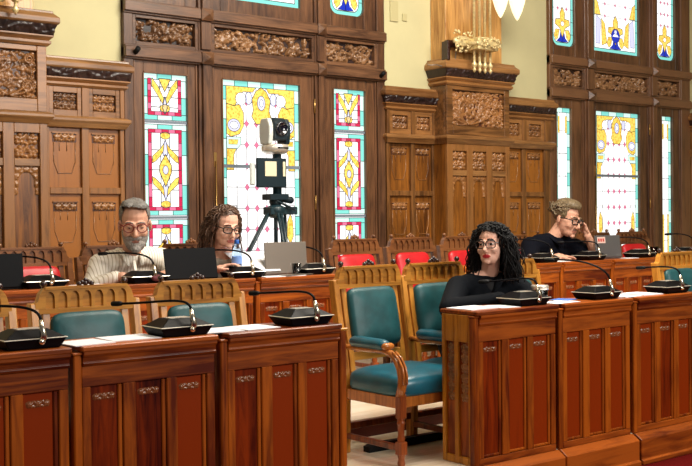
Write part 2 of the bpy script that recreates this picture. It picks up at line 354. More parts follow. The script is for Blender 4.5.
def main_light(w, h):
    g = SG(); g.box(0, w, .001, .008, 0, h, 0); b = .055
    border(g, w, 0, h, b, 12); z = h; cx = w/2
    for k in range(1, 7): x = b+(w-2*b)*k/7; g.line((x, b), (x, h-b), .006, 1)
    for k in range(1, 11): zz = h-.2*k; g.line((b, zz), (w-b, zz), .006, 1)
    for k in range(1, 11):
        for j in range(2, 6):
            x = b+(w-2*b)*j/7; zz = h-.2*k
            if zz < .1 or (k < 2 and j in (3, 4)): continue
            g.poly([(x, zz-.034), (x+.026, zz), (x, zz+.034), (x-.026, zz)], 'glass_pink', 3, .003)
    # yellow scrollwork: corners, side brackets, central crest
    both(g, w, [(b, z-b), (cx-.06, z-b), (cx-.09, z-.1), (cx-.2, z-.1), (.19, z-.15), (.15, z-.24), (b, z-.22)], 'glass_yellow', 3)
    both(g, w, [(b, z-.22), (.14, z-.24), (.2, z-.22), (.245, z-.3), (.245, z-.42), (.2, z-.5), (.1, z-.53), (b, z-.5)], 'glass_yellow', 3)
    for s in (0, 1):
        X = lambda x: w-x if s else x
        g.oval(X(.135), z-.42, .07, .06, 'glass_lilac', 5); g.oval(X(.135), z-.42, .045, .036, 'glass_white', 6)
        g.oval(X(.215), z-.17, .06, .06, 'glass_white', 5); g.oval(X(cx-.14), z-.16, .04, .06, 'glass_lilac', 5)
    both(g, w, [(b, z-.53), (.21, z-.53), (.21, z-.6), (.17, z-.64), (b, z-.64)], 'glass_mint', 4)
    both(g, w, [(b+.02, z-.555), (.18, z-.555), (.17, z-.6), (b+.02, z-.6)], 'glass_yellow', 5, .003)
    both(g, w, [(b, z-.64), (.16, z-.64), (.13, z-.7), (.13, z-.84), (b, z-.84)], 'glass_yellow', 4)
    g.poly([(cx, z-.05), (cx+.06, z-.09), (cx+.105, z-.17), (cx+.09, z-.27), (cx+.11, z-.33), (cx+.06, z-.4), (cx-.06, z-.4), (cx-.11, z-.33), (cx-.09, z-.27), (cx-.105, z-.17), (cx-.06, z-.09)], 'glass_yellow', 6)
    g.oval(cx, z-.2, .045, .07, 'glass_lilac', 7); g.oval(cx, z-.2, .02, .035, 'glass_white', 8)
    both(g, w, [(b+.01, 1.02), (.16, 1.02), (.13, .94), (.1, .9)], 'glass_white', 3)
    both(g, w, [(.115, .94), (.15, .86), (.155, .72), (.115, .64), (.08, .72), (.085, .86)], 'glass_yellow', 4)
    both(g, w, [(.08, .6), (.16, .6), (.14, .35), (.1, .35)], 'glass_yellow', 4)
    return g
def upper_light(w, h, rounded, wide=False):
    """rounded lower corners, teal border, yellow vase over a blue fan"""
    g = SG(); b = .045; cx = w/2; R = .09 if rounded else .0
    out = [(w, h), (0, h)]+([(0, R)]+[(R-R*math.cos(t), R-R*math.sin(t)) for t in (.4, .8, 1.2)]+[(R, 0), (w-R, 0)]+[(w-R+R*math.sin(t), R-R*math.cos(t)) for t in (.4, .8, 1.2)]+[(w, R)] if rounded else [(0, 0), (w, 0)])
    g.prism(out, .001, .008, 'xz', 1)
    ins = [(cx+(x-cx)*(1-2*b/w), (z-h/2)*(1-2*b/h)+h/2) for x, z in out]; g.poly(ins, 'glass_white', 1)
    n = 8
    for k in range(1, n): z = h*k/n; g.line((0, z), (b, z), .006, 2); g.line((w-b, z), (w, z), .006, 2)
    for k in range(1, 4): g.line((b+(w-2*b)*k/4, .42), (b+(w-2*b)*k/4, h-b), .005, 2)
    for k in range(3, 8):
        z = h*k/8; g.line((b, z), (w-b, z), .005, 2)
        for j in (1, 2, 3): x = b+(w-2*b)*j/4; g.poly([(x, z-.026), (x+.018, z), (x, z+.026), (x-.018, z)], 'glass_pink', 3, .003)
    s = .42/.41 if not wide else 1.15
    both(g, w, [(cx, b+.005), (cx+.1*s, b+.01), (cx+.05*s, .1), (cx+.025*s, .19), (cx, .12)], 'glass_blue', 4)
    both(g, w, [(cx+.115*s, b+.02), (cx+.15*s, .12), (cx+.12*s, .2), (cx+.05*s, .2), (cx+.075*s, .1)], 'glass_yellow', 4)
    g.poly([(cx, .1), (cx+.05*s, .22), (cx+.13*s, .26), (cx+.12*s, .32), (cx+.04*s, .33), (cx+.045*s, .4), (cx, .47), (cx-.045*s, .4), (cx-.04*s, .33), (cx-.12*s, .32), (cx-.13*s, .26), (cx-.05*s, .22)], 'glass_yellow', 5)
    g.oval(cx, .27, .03, .03, 'glass_white', 6)
    if wide:
        both(g, w, [(b+.02, .1), (b+.1, .1), (b+.12, .4), (b+.04, .45)], 'glass_lilac', 3); both(g, w, [(b+.14, .08), (b+.24, .12), (b+.2, .36), (b+.13, .42)], 'glass_yellow', 3)
        both(g, w, [(b, .46), (b+.12, .46), (b+.06, .62), (b, .66)], 'glass_yellow', 3)
        g.oval(cx, .22, .085, .09, 'glass_blue', 6); g.poly([(cx-.06, .21), (cx+.06, .21), (cx+.03, .24), (cx-.03, .24)], 'glass_white', 7, 0)
    return g
def strip_light(w, h):
    g = SG(); g.box(0, w, .001, .008, 0, h, 0); border(g, w, 0, h, .055, 14)
    for k in range(1, 8): g.line((.05, h*k/8), (w-.05, h*k/8), .006, 2)
    for x in (.085, w-.085): g.line((x, .05), (x, h-.05), .006, 2)
    both(g, w, [(.055, h-.1), (.085, h-.1), (.085, h-.3), (.055, h-.3)], 'glass_yellow', 3, .003); both(g, w, [(.055, h-1.3), (.085, h-1.3), (.085, h-1.9), (.055, h-1.9)], 'glass_yellow', 3, .003)
    return g
# ================================================================== THE SETTING
def structure(o, label, cat): return tag(o, label, cat, None, 'structure')
f = MB()
f.box(-3, 15, -5, 4.33, -.3, -.2, 1); f.box(-3, 15, 4.33, 5.39, -.3, 0, 0); f.box(-3, 15, 5.39, 8.6, -.3, .12, 0)
floor = structure(f.build('floor', ['floor_wood', 'carpet']), 'pale wooden floor rising in low steps under the desk rows', 'floor')
MB().box(-3, 15, 5.378, 5.392, .001, .112).build('riser', 'riser', floor)
w = MB()
w.box(-3, 4.10, 8.42, 8.7, .1, 5.6); w.box(7.05, 9.61, 8.42, 8.7, .1, 5.6); w.box(12.44, 15, 8.42, 8.7, .1, 5.6); w.box(4.10, 7.05, 8.42, 8.7, 5.0, 5.6); w.box(9.61, 12.44, 8.42, 8.7, 5.0, 5.6)
wall = structure(w.build('wall_back', 'plaster'), 'yellow plastered back wall above the carved panelling', 'wall')
structure(MB().box(15, 15.2, -5, 8.7, -.3, 5.6).build('wall_right', 'plaster'), 'plain yellow side wall at the right end of the hall', 'wall')
structure(MB().box(-3.2, 15.2, 1.5, 8.7, 5.6, 5.8).build('ceiling', 'plaster_white'), 'pale ceiling high over the chamber', 'ceiling')
tag(MB().box(7.165, 7.275, 8.405, 8.42, 3.5, 3.72).build('switch_plate', 'switch_plate', None, .004), 'larger flat cover plate on the yellow plaster above the panelling', 'cover plate')
tag(MB().box(7.335, 7.40, 8.405, 8.42, 3.52, 3.6).build('switch_plate', 'switch_plate', None, .004), 'small square cover plate on the yellow plaster right of the larger one', 'cover plate')
FY = 8.38
def window(name, label, bays, xl, xr, lower, z_up):
    """bays: (x0,x1,glass0,glass1,upper0,upper1)"""
    wn = thing(name, label, 'window', (0, 0, 0), 0, None, 'structure')
    fr = MB()
    fr.box(xl, bays[0][0], FY-.01, 8.6, .12, 5.0); fr.box(bays[-1][1], xr, FY-.01, 8.6, .12, 5.0)
    for a, b in zip(bays[:-1], bays[1:]):
        m0, m1 = a[1], b[0]; mid = (m0+m1)/2
        fr.box(m0, m1, FY-.012, 8.6, .12, 5.0); fr.box(m0+.03, m1-.03, FY-.04, FY, .12, 2.86); fr.box(m0+.03, m1-.03, FY-.04, FY, 3.36, 5.0)
        fr.box(m0+.02, m1-.02, FY-.035, FY, 2.99, 3.25)
    fr.build('window_frame', 'sash_wood', wn, .004)
    rl = MB()
    for (z0, z1, d) in ((2.865, 2.955, .05), (2.955, 2.975, .03), (2.85, 2.866, .025), (3.262, 3.35, .05), (3.345, 3.362, .03), (3.245, 3.264, .025)): rl.box(xl, xr, FY-d, 8.5, z0, z1)
    rl.build('rail', 'sash_wood_x', wn, .004)
    for i, (x0, x1, g0, g1, u0, u1) in enumerate(bays):
        s = MB()   # lower sash
        zb, zt = .55, 2.745
        for (a, b, c, d) in ((x0, g0, .12, 2.86), (g1, x1, .12, 2.86), (g0, g1, zt, 2.86), (g0, g1, .12, zb)): s.box(a, b, FY+.015, 8.5, c, d)
        for (a, b, c, d) in ((g0-.012, g0+.004, zb, zt), (g1-.004, g1+.012, zb, zt), (g0, g1, zt-.004, zt+.012)): s.box(a, b, FY+.005, FY+.05, c, d)
        for xx in (x0+.006, x1-.026): s.box(xx, xx+.02, FY+.003, FY+.03, .12, 2.85)
        s.build('sash', 'sash_wood', wn, .003)
        g = lower[i](g1-g0, zt-zb); g.fin(wn, (g0, FY+.045, zb))
        if i == 1: MB().box(g0, g1, FY+.02, FY+.042, 1.925, 1.955).build('saddle_bar', 'saddle_bar', wn)
        elif lower[i] is side_light:
            sb = MB()
            for zz in (2.317, 1.465): sb.box(g0, g1, FY+.025, FY+.042, zz-.012, zz+.012)
            sb.build('saddle_bar', 'saddle_bar', wn)
        s = MB()   # upper sash
        ut = z_up[1]
        for (a, b, c, d) in ((x0, u0, 3.36, 5.0), (u1, x1, 3.36, 5.0), (u0, u1, ut, 5.0), (u0, u1, 3.36, z_up[0])): s.box(a, b, FY+.015, 8.5, c, d)
        if i != 1:   # rounded corner fillets
            for sx, ex in ((u0, 1), (u1, -1)):
                R = .09; pts = [(sx, z_up[0])]+[(sx+ex*(R-R*math.sin(t)), z_up[0]+R-R*math.cos(t)) for t in (0, .4, .8, 1.2, PI/2)]
                s.prism(pts, FY+.016, FY+.046)
        s.build('upper_sash', 'sash_wood', wn, .003)
        upper_light(u1-u0, ut-z_up[0], i != 1, i == 1).fin(wn, (u0, FY+.05, z_up[0]))
        p0, p1 = x0+.03, x1-.03   # carved foliage panel between the rails
        fm = MB()
        for (a, b, c, d) in ((x0, p0, 2.975, 3.245), (p1, x1, 2.975, 3.245), (p0, p1, 2.975, 3.01), (p0, p1, 3.215, 3.245)): fm.box(a, b, FY-.005, 8.47, c, d)
        fm.build('panel_moulding', 'sash_wood_x', wn, .003)
        cp = carve(foliage(p1-p0, .205, .05, 11+i+int(xl), .062), p0, FY+.05, 3.01); cp.box(p0, p1, FY+.052, FY+.065, 3.01, 3.215, 1); cp.build('carved_panel', ['leaf_wood', 'dark_carving'], wn)
    for a, b in zip(bays[:-1], bays[1:]):
        c = (a[1]+b[0])/2; h = (b[0]-a[1])/2-.012
        for zc in (2.91, 3.305):
            r = MB(); r.frustum([(c-h, c+h, -.0, .05, 0), (c-h, c+h, 0, .05, .05)]); r = MB()
            r.box(c-h, c+h, FY-.062, FY-.03, zc-.055, zc+.055)
            r.add([(c-h, FY-.062, zc-.055), (c+h, FY-.062, zc-.055), (c+h, FY-.062, zc+.055), (c-h, FY-.062, zc+.055), (c, FY-.105, zc)], [(0, 1, 4), (1, 2, 4), (2, 3, 4), (3, 0, 4)])
            r.build('boss', 'sash_wood_x', wn, .003)
    for xx in ((xl+.09, xr-.09) if name == 'window_1' else ()):   # dark blind-rod ends on the lower rail
        MB().tube([(xx, FY-.05, 2.90), (xx, FY-.11, 2.93)], .022, 10).build('rod_end', 'black_matte', wn)
    m0 = bays[1][0]
    lt = MB(); lt.box(m0+.012, m0+.04, FY-.0, FY+.012, 1.93, 2.06); lt.lathe([(0, 0), (.014, .004), (.014, .02), (.008, .03), (0, .032)], (m0+.026, FY, 2.03), 8, 0, 'y'); lt.xf(Matrix.Identity(4)); lt.tube([(m0+.026, FY-.012, .3), (m0+.026, FY-.012, 1.98)], .007, 6); lt.build('window_latch', 'brass', wn)
    for zz in (2.55, 1.6): MB().tube([(bays[1][1]-.006, FY-.01, zz-.07), (bays[1][1]-.006, FY-.01, zz+.07)], .009, 6).build('hinge', 'brass', wn)
    return wn
window('window_1', 'tall leaded stained glass window between carved pillars, behind the tripod', [(4.19, 4.84, 4.297, 4.736, 4.31, 4.72), (4.985, 6.15, 5.103, 5.985, 5.09, 6.0), (6.274, 6.95, 6.395, 6.807, 6.37, 6.80)], 4.10, 7.05, [side_light, main_light, side_light], (3.495, 4.7))
window('window_2', 'tall leaded stained glass window at the right behind the bespectacled man in navy', [(9.66, 10.25, 9.749, 10.022, 9.70, 10.10), (10.42, 11.55, 10.476, 11.36, 10.464, 11.367), (11.70, 12.24, 11.83, 12.07, 11.75, 12.147)], 9.61, 12.44, [strip_light, main_light, strip_light], (3.49, 4.7))
# ---- carved panelling
def cornice(t, x0, x1, yb, z0, z1, lip, name='cornice'):
    """moulded cornice with a dark carved frieze; x0..x1 body, yb its front plane"""
    h = z1-z0; c = MB(); e = lip
    c.frustum([(x0-.01, x1+.01, yb-.01, 8.42, z0), (x0-.03, x1+.03, yb-.03, 8.42, z0+.07*h), (x0-.03, x1+.03, yb-.03, 8.42, z0+.14*h), (x0-.015, x1+.015, yb-.015, 8.42, z0+.16*h), (x0-.045, x1+.045, yb-.045, 8.42, z0+.26*h), (x0-.045, x1+.045, yb-.045, 8.42, z0+.30*h)])
    c.build(name, 'wall_wood_x', t)
    d = MB(); d.frustum([(x0-.03, x1+.03, yb-.03, 8.42, z0+.30*h), (x0-e*.8, x1+e*.8, yb-e*.8, 8.42, z0+.60*h)])
    X, Z, H = frieze(x1-x0+.1, .30*h, .018); n0 = len(d.v); d.grid(X+x0-.05, Z+z0+.30*h, H, 0); k = (e*.8-.03)/(.30*h)
    d.v[n0:] = [(x, yb-.032-k*(z-(z0+.30*h))+y, z) for x, y, z in d.v[n0:]]; d.keepn = False
    d.build('frieze', 'dark_carving', t)
    s = MB(); s.frustum([(x0-e*.86, x1+e*.86, yb-e*.86, 8.42, z0+.60*h), (x0-e, x1+e, yb-e, 8.42, z0+.65*h), (x0-e, x1+e, yb-e, 8.42, z0+.80*h), (x0-e*.55, x1+e*.55, yb-e*.55, 8.42, z0+.93*h), (x0-e*.5, x1+e*.5, yb-e*.5, 8.42, z1)])
    s.build('cornice_slab', 'pale_wood_x', t, .004)
def ledge(t, x0, x1, yb, z0=2.25, z1=2.32):
    m = MB(); m.frustum([(x0-.008, x1+.008, yb-.008, 8.42, z0-.025), (x0-.03, x1+.03, yb-.03, 8.42, z0+.012), (x0-.045, x1+.045, yb-.045, 8.42, z0+.03), (x0-.045, x1+.045, yb-.045, 8.42, z1-.018), (x0-.02, x1+.02, yb-.02, 8.42, z1)])
    m.build('ledge', 'pale_wood_x', t, .003)
def pillar(name, label, xc, flip):
    t = thing(name, label, 'pillar', (0, 0, 0), 0, None, 'structure'); F = 8.16; x0, x1 = xc-.48, xc+.48
    b = MB(); b.box(x0, x1, F+.035, 8.42, .12, 2.25); b.build('panel_field', 'panel_wood', t)
    s = MB(); edges = [x0]
    for c in (-.29, .01, .31): edges += [xc+c-.105, xc+c+.105]
    edges.append(x1)
    for k in range(0, len(edges), 2): s.box(edges[k], edges[k+1], F, F+.04, .12, 2.25)
    for k in range(1, len(edges)-1, 2):
        s.box(edges[k], edges[k+1], F, F+.04, 2.15, 2.25); s.box(edges[k], edges[k+1], F, F+.04, .12, .4)
    s.build('stile', 'wall_wood', t, .004)
    p = MB()
    for k in range(1, len(edges)-1, 2): p.box(edges[k], edges[k+1], F+.004, F+.03, 1.885, 1.945)
    p.build('cross_rail', 'pale_wood_x', t, .004)
    for k in range(1, len(edges)-1, 2):
        a, e = edges[k], edges[k+1]
        q = carve(rosettes(e-a, .205, 2, 2, .036, 130), a, F+.036, 1.945); q.box(a, e, F+.0355, F+.045, 1.945, 2.15, 1); q.build('carved_panel', ['carving_wood', 'ground_wood'], t)
        ar = rosettes(e-a, .23, 3, 4, .026, 120); X, Z, H = ar; cx = (e-a)/2; rr = (e-a)*.30
        H = np.maximum(H, .008); inside = (np.abs(X-cx) < rr) & ((Z < .12) | ((X-cx)**2+(Z-.12)**2 < rr**2)); low = (Z < .06) & (np.abs(X-cx) < (e-a)*.5-.03)
        H = np.where(inside | low, 0, H); carve((X, Z, H), a, F+.036, 1.655).build('carved_arch', 'carving_wood', t)
    ledge(t, x0, x1, F)
    u = MB(); a0, a1, c0, c1 = xc-.39, xc+.40, 2.425, 2.805
    u.box(x0, x1, F+.04, 8.42, 2.32, 2.85)
    for q in ((x0, a0, 2.32, 2.85), (a1, x1, 2.32, 2.85), (a0, a1, 2.32, c0), (a0, a1, c1, 2.85)): u.box(q[0], q[1], F, F+.04, q[2], q[3])
    u.build('upper_block', 'wall_wood_x', t, .005)
    q = carve(acanthus(a1-a0, c1-c0, .038, flip), a0, F+.039, c0); q.box(a0, a1, F+.0385, F+.0395, c0, c1, 1); q.build('acanthus_panel', ['carving_wood', 'ground_wood'], t)
    cornice(t, x0, x1, F, 2.85, 3.13, .085)
    sh = MB(); sh.box(xc-.47, xc+.385, F+.02, 8.42, 3.12, 5.6); sh.build('shaft', 'shaft_wood', t, .006)
    return t
pillar('trim_1', 'carved wooden pillar with scrolled panel at the left edge, above the red chair', 2.84, -1)
pillar('trim_2', 'carved wooden pillar with scrolled panel and bright shaft in the middle, above the woman in black', 8.21, 1)
pillar('trim_3', 'carved wooden pillar mostly cut off by the right edge of the photo', 13.75, 1)
STRIP = rosettes(.2, .072, 3, 1, .022, 160)
def flank(name, label, xl, xr, cols):
    t = thing(name, label, 'wall panelling', (0, 0, 0), 0, None, 'structure'); F = FY-.02
    b = MB(); b.box(xl, xr, F+.03, 8.42, .12, 2.6); b.build('panel_field', 'panel_wood', t)
    s = MB(); e = [xl]+[v for c in cols for v in c]+[xr]
    for k in range(0, len(e), 2):
        s.box(e[k], e[k+1], F, F+.035, .12, 2.25)
        s.box(e[k]+.0, e[k+1], F-.012, F+.035, 2.32, 2.565)
    for (a, c) in cols:
        for (z0, z1) in ((2.235, 2.25), (1.67, 1.725), (.95, 1.02), (.12, .3)): s.box(a, c, F, F+.035, z0, z1)
    s.build('stile', 'wall_wood', t, .004)
    for (a, c) in cols:
        m = (a+c)/2; hw = min(.105, (c-a)/2-.03)
        q = MB()
        for r in ((a, m-hw, 2.32, 2.565), (m+hw, c, 2.32, 2.565), (m-hw, m+hw, 2.32, 2.372), (m-hw, m+hw, 2.515, 2.565)): q.box(r[0], r[1], F-.002, F+.03, r[2], r[3])
        q.build('small_panel', 'wall_wood_x', t, .003)
        q2 = carve(rosettes(2*hw, .143, 3, 2, .026, 160), m-hw, F+.026, 2.372); q2.box(m-hw, m+hw, F+.0255, F+.03, 2.372, 2.515, 1); q2.build('carved_panel', ['carving_wood', 'ground_wood'], t)
        for zt in (2.178, 1.60):
            st = carve(rosettes(2*hw-.01, .072, 3, 1, .024, 160), m-hw+.005, F+.028, zt-.072); st.box(m-hw-.005, m+hw+.005, F+.016, F+.031, zt-.002, zt+.007); st.box(m-hw, m+hw, F+.0275, F+.031, zt-.075, zt-.002, 1); st.build('carved_strip', ['carving_wood', 'ground_wood'], t)
            sh = MB(); zb = zt-.335
            sh.tube([(m+hw-.01, F+.029, zt-.075), (m+hw-.01, F+.029, zb+.1), (m+hw-.045, F+.029, zb), (m-hw+.045, F+.029, zb), (m-hw+.01, F+.029, zb+.1), (m-hw+.01, F+.029, zt-.075)], .005, 6)
            for dx in (-.045, .02): sh.tube([(m+dx, F+.029, zt-.075), (m+dx, F+.029, zt-.15)], .0035, 5)
            sh.build('incised_shield', 'carving_wood', t)
    ledge(t, xl, xr, F-.01)
    cornice(t, xl, xr, F, 2.565, 2.81, .07)
    return t
flank('trim_4', 'low carved panelling left of the stained glass window, behind the grey-bearded man', 3.32, 4.09, [(3.415, 3.70), (3.765, 4.05)])
flank('trim_5', 'low carved panelling between the tripod window and the central pillar', 7.06, 7.73, [(7.10, 7.395), (7.45, 7.70)])
flank('trim_6', 'low carved panelling between the central pillar and the right window', 8.69, 9.60, [(8.82, 9.11), (9.178, 9.49)])
flank('trim_7', 'low carved panelling right of the right window at the photo edge', 12.46, 13.27, [(12.55, 12.84), (12.91, 13.2)])
# ---- wall lamp on the central pillar
def wall_lamp(label, x, z, bulbs):
    t = thing('wall_lamp', label, 'wall lamp', (x, 8.18, z))
    p = MB(); p.box(-.31, -.27, -.1, 0, -.17, .03); p.box(-.27, .24, -.05, 0, -.02, .05); p.build('back_plate', 'dark_knob', t, .006)
    b = MB(); b.box(-.05, .25, -.3, -.05, -.06, .07); b.build('collar', 'gilt', t, .008)
    it = MB(); R = random.Random(3); it.ell((-.13, -.15, .03), (.15, .03, .06)); it.ell((.1, -.3, .005), (.2, .02, .05)); it.tube([(-.1, -.15, .02), (.0, -.28, .0), (.1, -.3, .0)], .03, 8); it.tube([(.2, -.3, 0), (.26, -.2, .03)], .03, 8)
    for (x0, x1, z0, z1, y, n) in ((-.26, -.03, -.08, .14, -.16, 46), (-.05, .25, -.06, .07, -.31, 40), (.22, .3, -.04, .1, -.2, 10)):
        for k in range(n):
            a = R.uniform(0, 6.28); it.ell((R.uniform(x0, x1), y+R.uniform(-.03, .03), R.uniform(z0, z1)), (R.uniform(.012, .03), .012, R.uniform(.008, .018)), Matrix.Rotation(a, 3, 'Y'), 6)
    it.build('ornament', 'gilt', t)
    for i in range(4):
        xx = -.02+.08*i
        r = MB(); r.tube([(xx, -.2, -.2), (xx, -.2, 2.2)], .014, 8); r.build('rod', 'gilt', t)
        fn = MB(); fn.lathe([(.0, -.3), (.012, -.285), (.022, -.262), (.01, -.245), (.026, -.225), (.03, -.205), (.014, -.18), (.014, -.12)], (xx, -.2, 0), 10); fn.build('finial', 'gilt', t)
    cb = MB(); cb.tube([(-.52, -.02, -.235), (-.4, -.03, -.225), (-.25, -.05, -.25), (-.17, -.06, -.2), (-.15, -.06, -.05)], .006, 6); cb.build('cable', 'laptop_silver', t)
    for (bx, by, bz) in bulbs:
        ar = MB(); ar.tube([(.1, -.2, bz+.75), (bx*.6, by*.8, bz+.8), (bx, by, bz+.7), (bx, by, bz+.42)], .012, 6); ar.build('arm', 'gilt', t)
        s = MB(); s.lathe([(0, 0), (.02, .025), (.055, .1), (.085, .2), (.092, .28), (.08, .36), (.05, .42), (.0, .43)], (bx, by, bz), 16); s.build('lamp_shade', 'lamp_glass', t)
    return t
wall_lamp('gilded lamp with four hanging rods and two glowing tulip shades on the central pillar', 7.985, 3.27, [(.30, -.28, .30), (.56, -.28, .30)])
lt = thing('lamp_finial', 'pale ornate lamp end hanging at the top left photo corner', 'lamp', (2.98, 8.0, 3.13))
q = MB(); R = random.Random(5); q.ell((.01, 0, .07), (.085, .05, .05), None, 10)
for k in range(26): q.ell((R.uniform(-.07, .09), R.uniform(-.05, .05), R.uniform(.02, .12)), (.022, .016, .014), None, 6)
q.build('ornament', 'gilt', lt); q = MB(); q.lathe([(0, -.09), (.015, -.07), (.03, -.045), (.012, -.02), (.016, .5)], (.03, 0, 0), 10); q.build('finial', 'gilt', lt)
# ================================================================== DESKS
FLOWERS = rosettes(.11, .03, 3, 1, .009, 300)
def make_desk(front_row, end_panel=False):
    t = thing('desk', 'wooden desk', 'desk')
    w = .725; ops = [(.078, .232), (.295, .450), (.505, .662)]
    s = MB(); xs = [.036, .078, .232, .295, .45, .505, .662, .705]
    for k in range(0, 8, 2): s.box(xs[k], xs[k+1], 0, .03, .04, .72)
    s.build('frame', 'desk_wood', t, .004)
    MB().box(.036, .705, 0, .03, .72, .812).build('top_rail', 'desk_wood_x', t, .003); MB().box(.036, .705, 0, .03, 0, .04).build('bottom_rail', 'desk_wood_x', t, .003)
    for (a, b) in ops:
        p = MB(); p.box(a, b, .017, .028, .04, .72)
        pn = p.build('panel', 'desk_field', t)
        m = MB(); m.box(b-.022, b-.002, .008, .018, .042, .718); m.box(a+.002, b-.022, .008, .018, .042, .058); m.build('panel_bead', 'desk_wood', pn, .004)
        c = carve(FLOWERS, (a+b)/2-.065, .0165, .655); c.build('carved_flowers', 'rosette_highlight', pn)
    k = MB(); k.box(-.002, .036, -.004, .04, .0, .862); k.build('post', 'desk_wood', t, .005)
    k = MB(); k.box(-.006, .040, -.008, .045, .862, .874); k.build('post_cap', 'desk_wood_x', t, .003)
    c = MB(); c.frustum([(.038, .708, -.004, .28, .812), (.038, .708, -.014, .28, .826), (.038, .708, -.008, .28, .83), (.038, .708, -.01, .28, .85), (.038, .708, -.022, .28, .862), (.038, .708, -.022, .28, .876)])
    c.build('cornice', 'desk_wood_x', t, .002)
    d = MB(); d.box(.03 if not end_panel else 0, .714, -.026, .285, .876, .901); d.build('desk_top', 'desk_wood_x', t, .005)
    MB().box(.69, .704, .031, .095, 0, .812).build('side_board', 'desk_wood', t)
    if not end_panel: MB().box(.004, .02, .041, .095, 0, .862).build('side_board', 'desk_wood', t)
    if end_panel:
        e = MB()
        ys = [.036, .05, .13, .165, .24, .27]
        for q in range(0, 6, 2): e.box(-.002, .03, ys[q], ys[q+1], 0, .875)
        for (q0, q1) in ((.05, .13), (.165, .24)): e.box(-.002, .03, q0, q1, .715, .875); e.box(-.002, .03, q0, q1, 0, .045)
        ep = e.build('end_panel', 'desk_end', t, .004)
        e = MB(); e.box(.014, .026, .05, .13, .045, .715); e.box(.014, .026, .165, .24, .045, .715); e.build('inset_panel', 'desk_wood', ep)
        for (y0, y1) in ((.053, .127), (.168, .237)):
            X, Z, H = rosettes(y1-y0, .34, 1, 6, .012, 200); g = carve((X, Z, H), 0, 0, 0); g.v = [(.0135+y, y1-x, z+.365) for x, y, z in g.v]; g.build('carved_strip', 'carving_wood', ep)
    if front_row:
        p = MB(); p.frustum([(0, .722, -.075, .028, -.2), (0, .722, -.075, .028, -.17), (0, .722, -.06, .028, -.165), (0, .722, -.06, .028, -.035), (0, .722, -.006, .028, .0)])
        p.build('plinth', 'desk_wood_x', t, .004)
    return t
proto1 = make_desk(True); proto2 = make_desk(False)
Y1, Y2, T2 = 4.315, 6.36, .12
first = {}
def put(proto, label, loc, rz=0, group=None):
    k = id(proto)
    if first.get(k): o = dup(proto)
    else: o = proto; first[k] = True
    o['label'] = label; o.location = loc; o.rotation_euler = (0, 0, rz)
    if group: o['group'] = group
    return o
G1, G2, G3, G4 = 'front row desks left of the aisle', 'front row desks right of the aisle', 'second row desks at the left', 'second row desks at the right'
put(proto1, 'front left desk at the photo edge, only its right part in view', (1.128, Y1, 0), 0, G1)
put(proto1, 'second front left desk, between the edge desk and the aisle desk', (1.858, Y1, 0), 0, G1)
d = put(proto1, 'front left desk at the aisle, its end beside the teal armchair', (2.598, Y1, 0), 0, G1)
k = MB(); k.box(.714, .756, -.004, .28, -.0, .862); k.build('end_post', 'desk_wood', d, .006)
k = MB(); k.box(.71, .762, -.01, .285, .862, .876); k.build('end_post_cap', 'desk_end', d, .004)
d = make_desk(True, True); d['label'] = 'front right desk with ochre end panel beside the teal armchair, before the woman in black'; d['group'] = G2; d.location = (4.285, Y1, 0)
put(proto1, 'front right desk in the middle, with a blue paper on top', (5.02, Y1, 0), 0, G2)
put(proto1, 'front right desk at the right photo edge', (5.765, Y1, 0), 0, G2)
for x, l in ((1.945, 'second row desk at the left photo edge, under the dark laptop'), (2.672, 'second row desk below the left arm of the grey-bearded man'), (3.399, 'second row desk under the open black laptop'), (4.126, 'second row desk at the aisle under the silver laptop and papers')):
    put(proto2, l, (x, Y2, T2), 0, G3)
for x, l in ((5.98, 'second row desk at the aisle, hidden behind the woman in black'), (6.707, 'second row desk just right of the hair of the woman in black'), (7.434, 'second row desk straight in front of the man in the navy polo'), (8.161, 'second row desk under the grey stickered laptop'), (8.888, 'second row desk at the far right behind the last teal chair')):
    put(proto2, l, (x, Y2, T2), 0, G4)
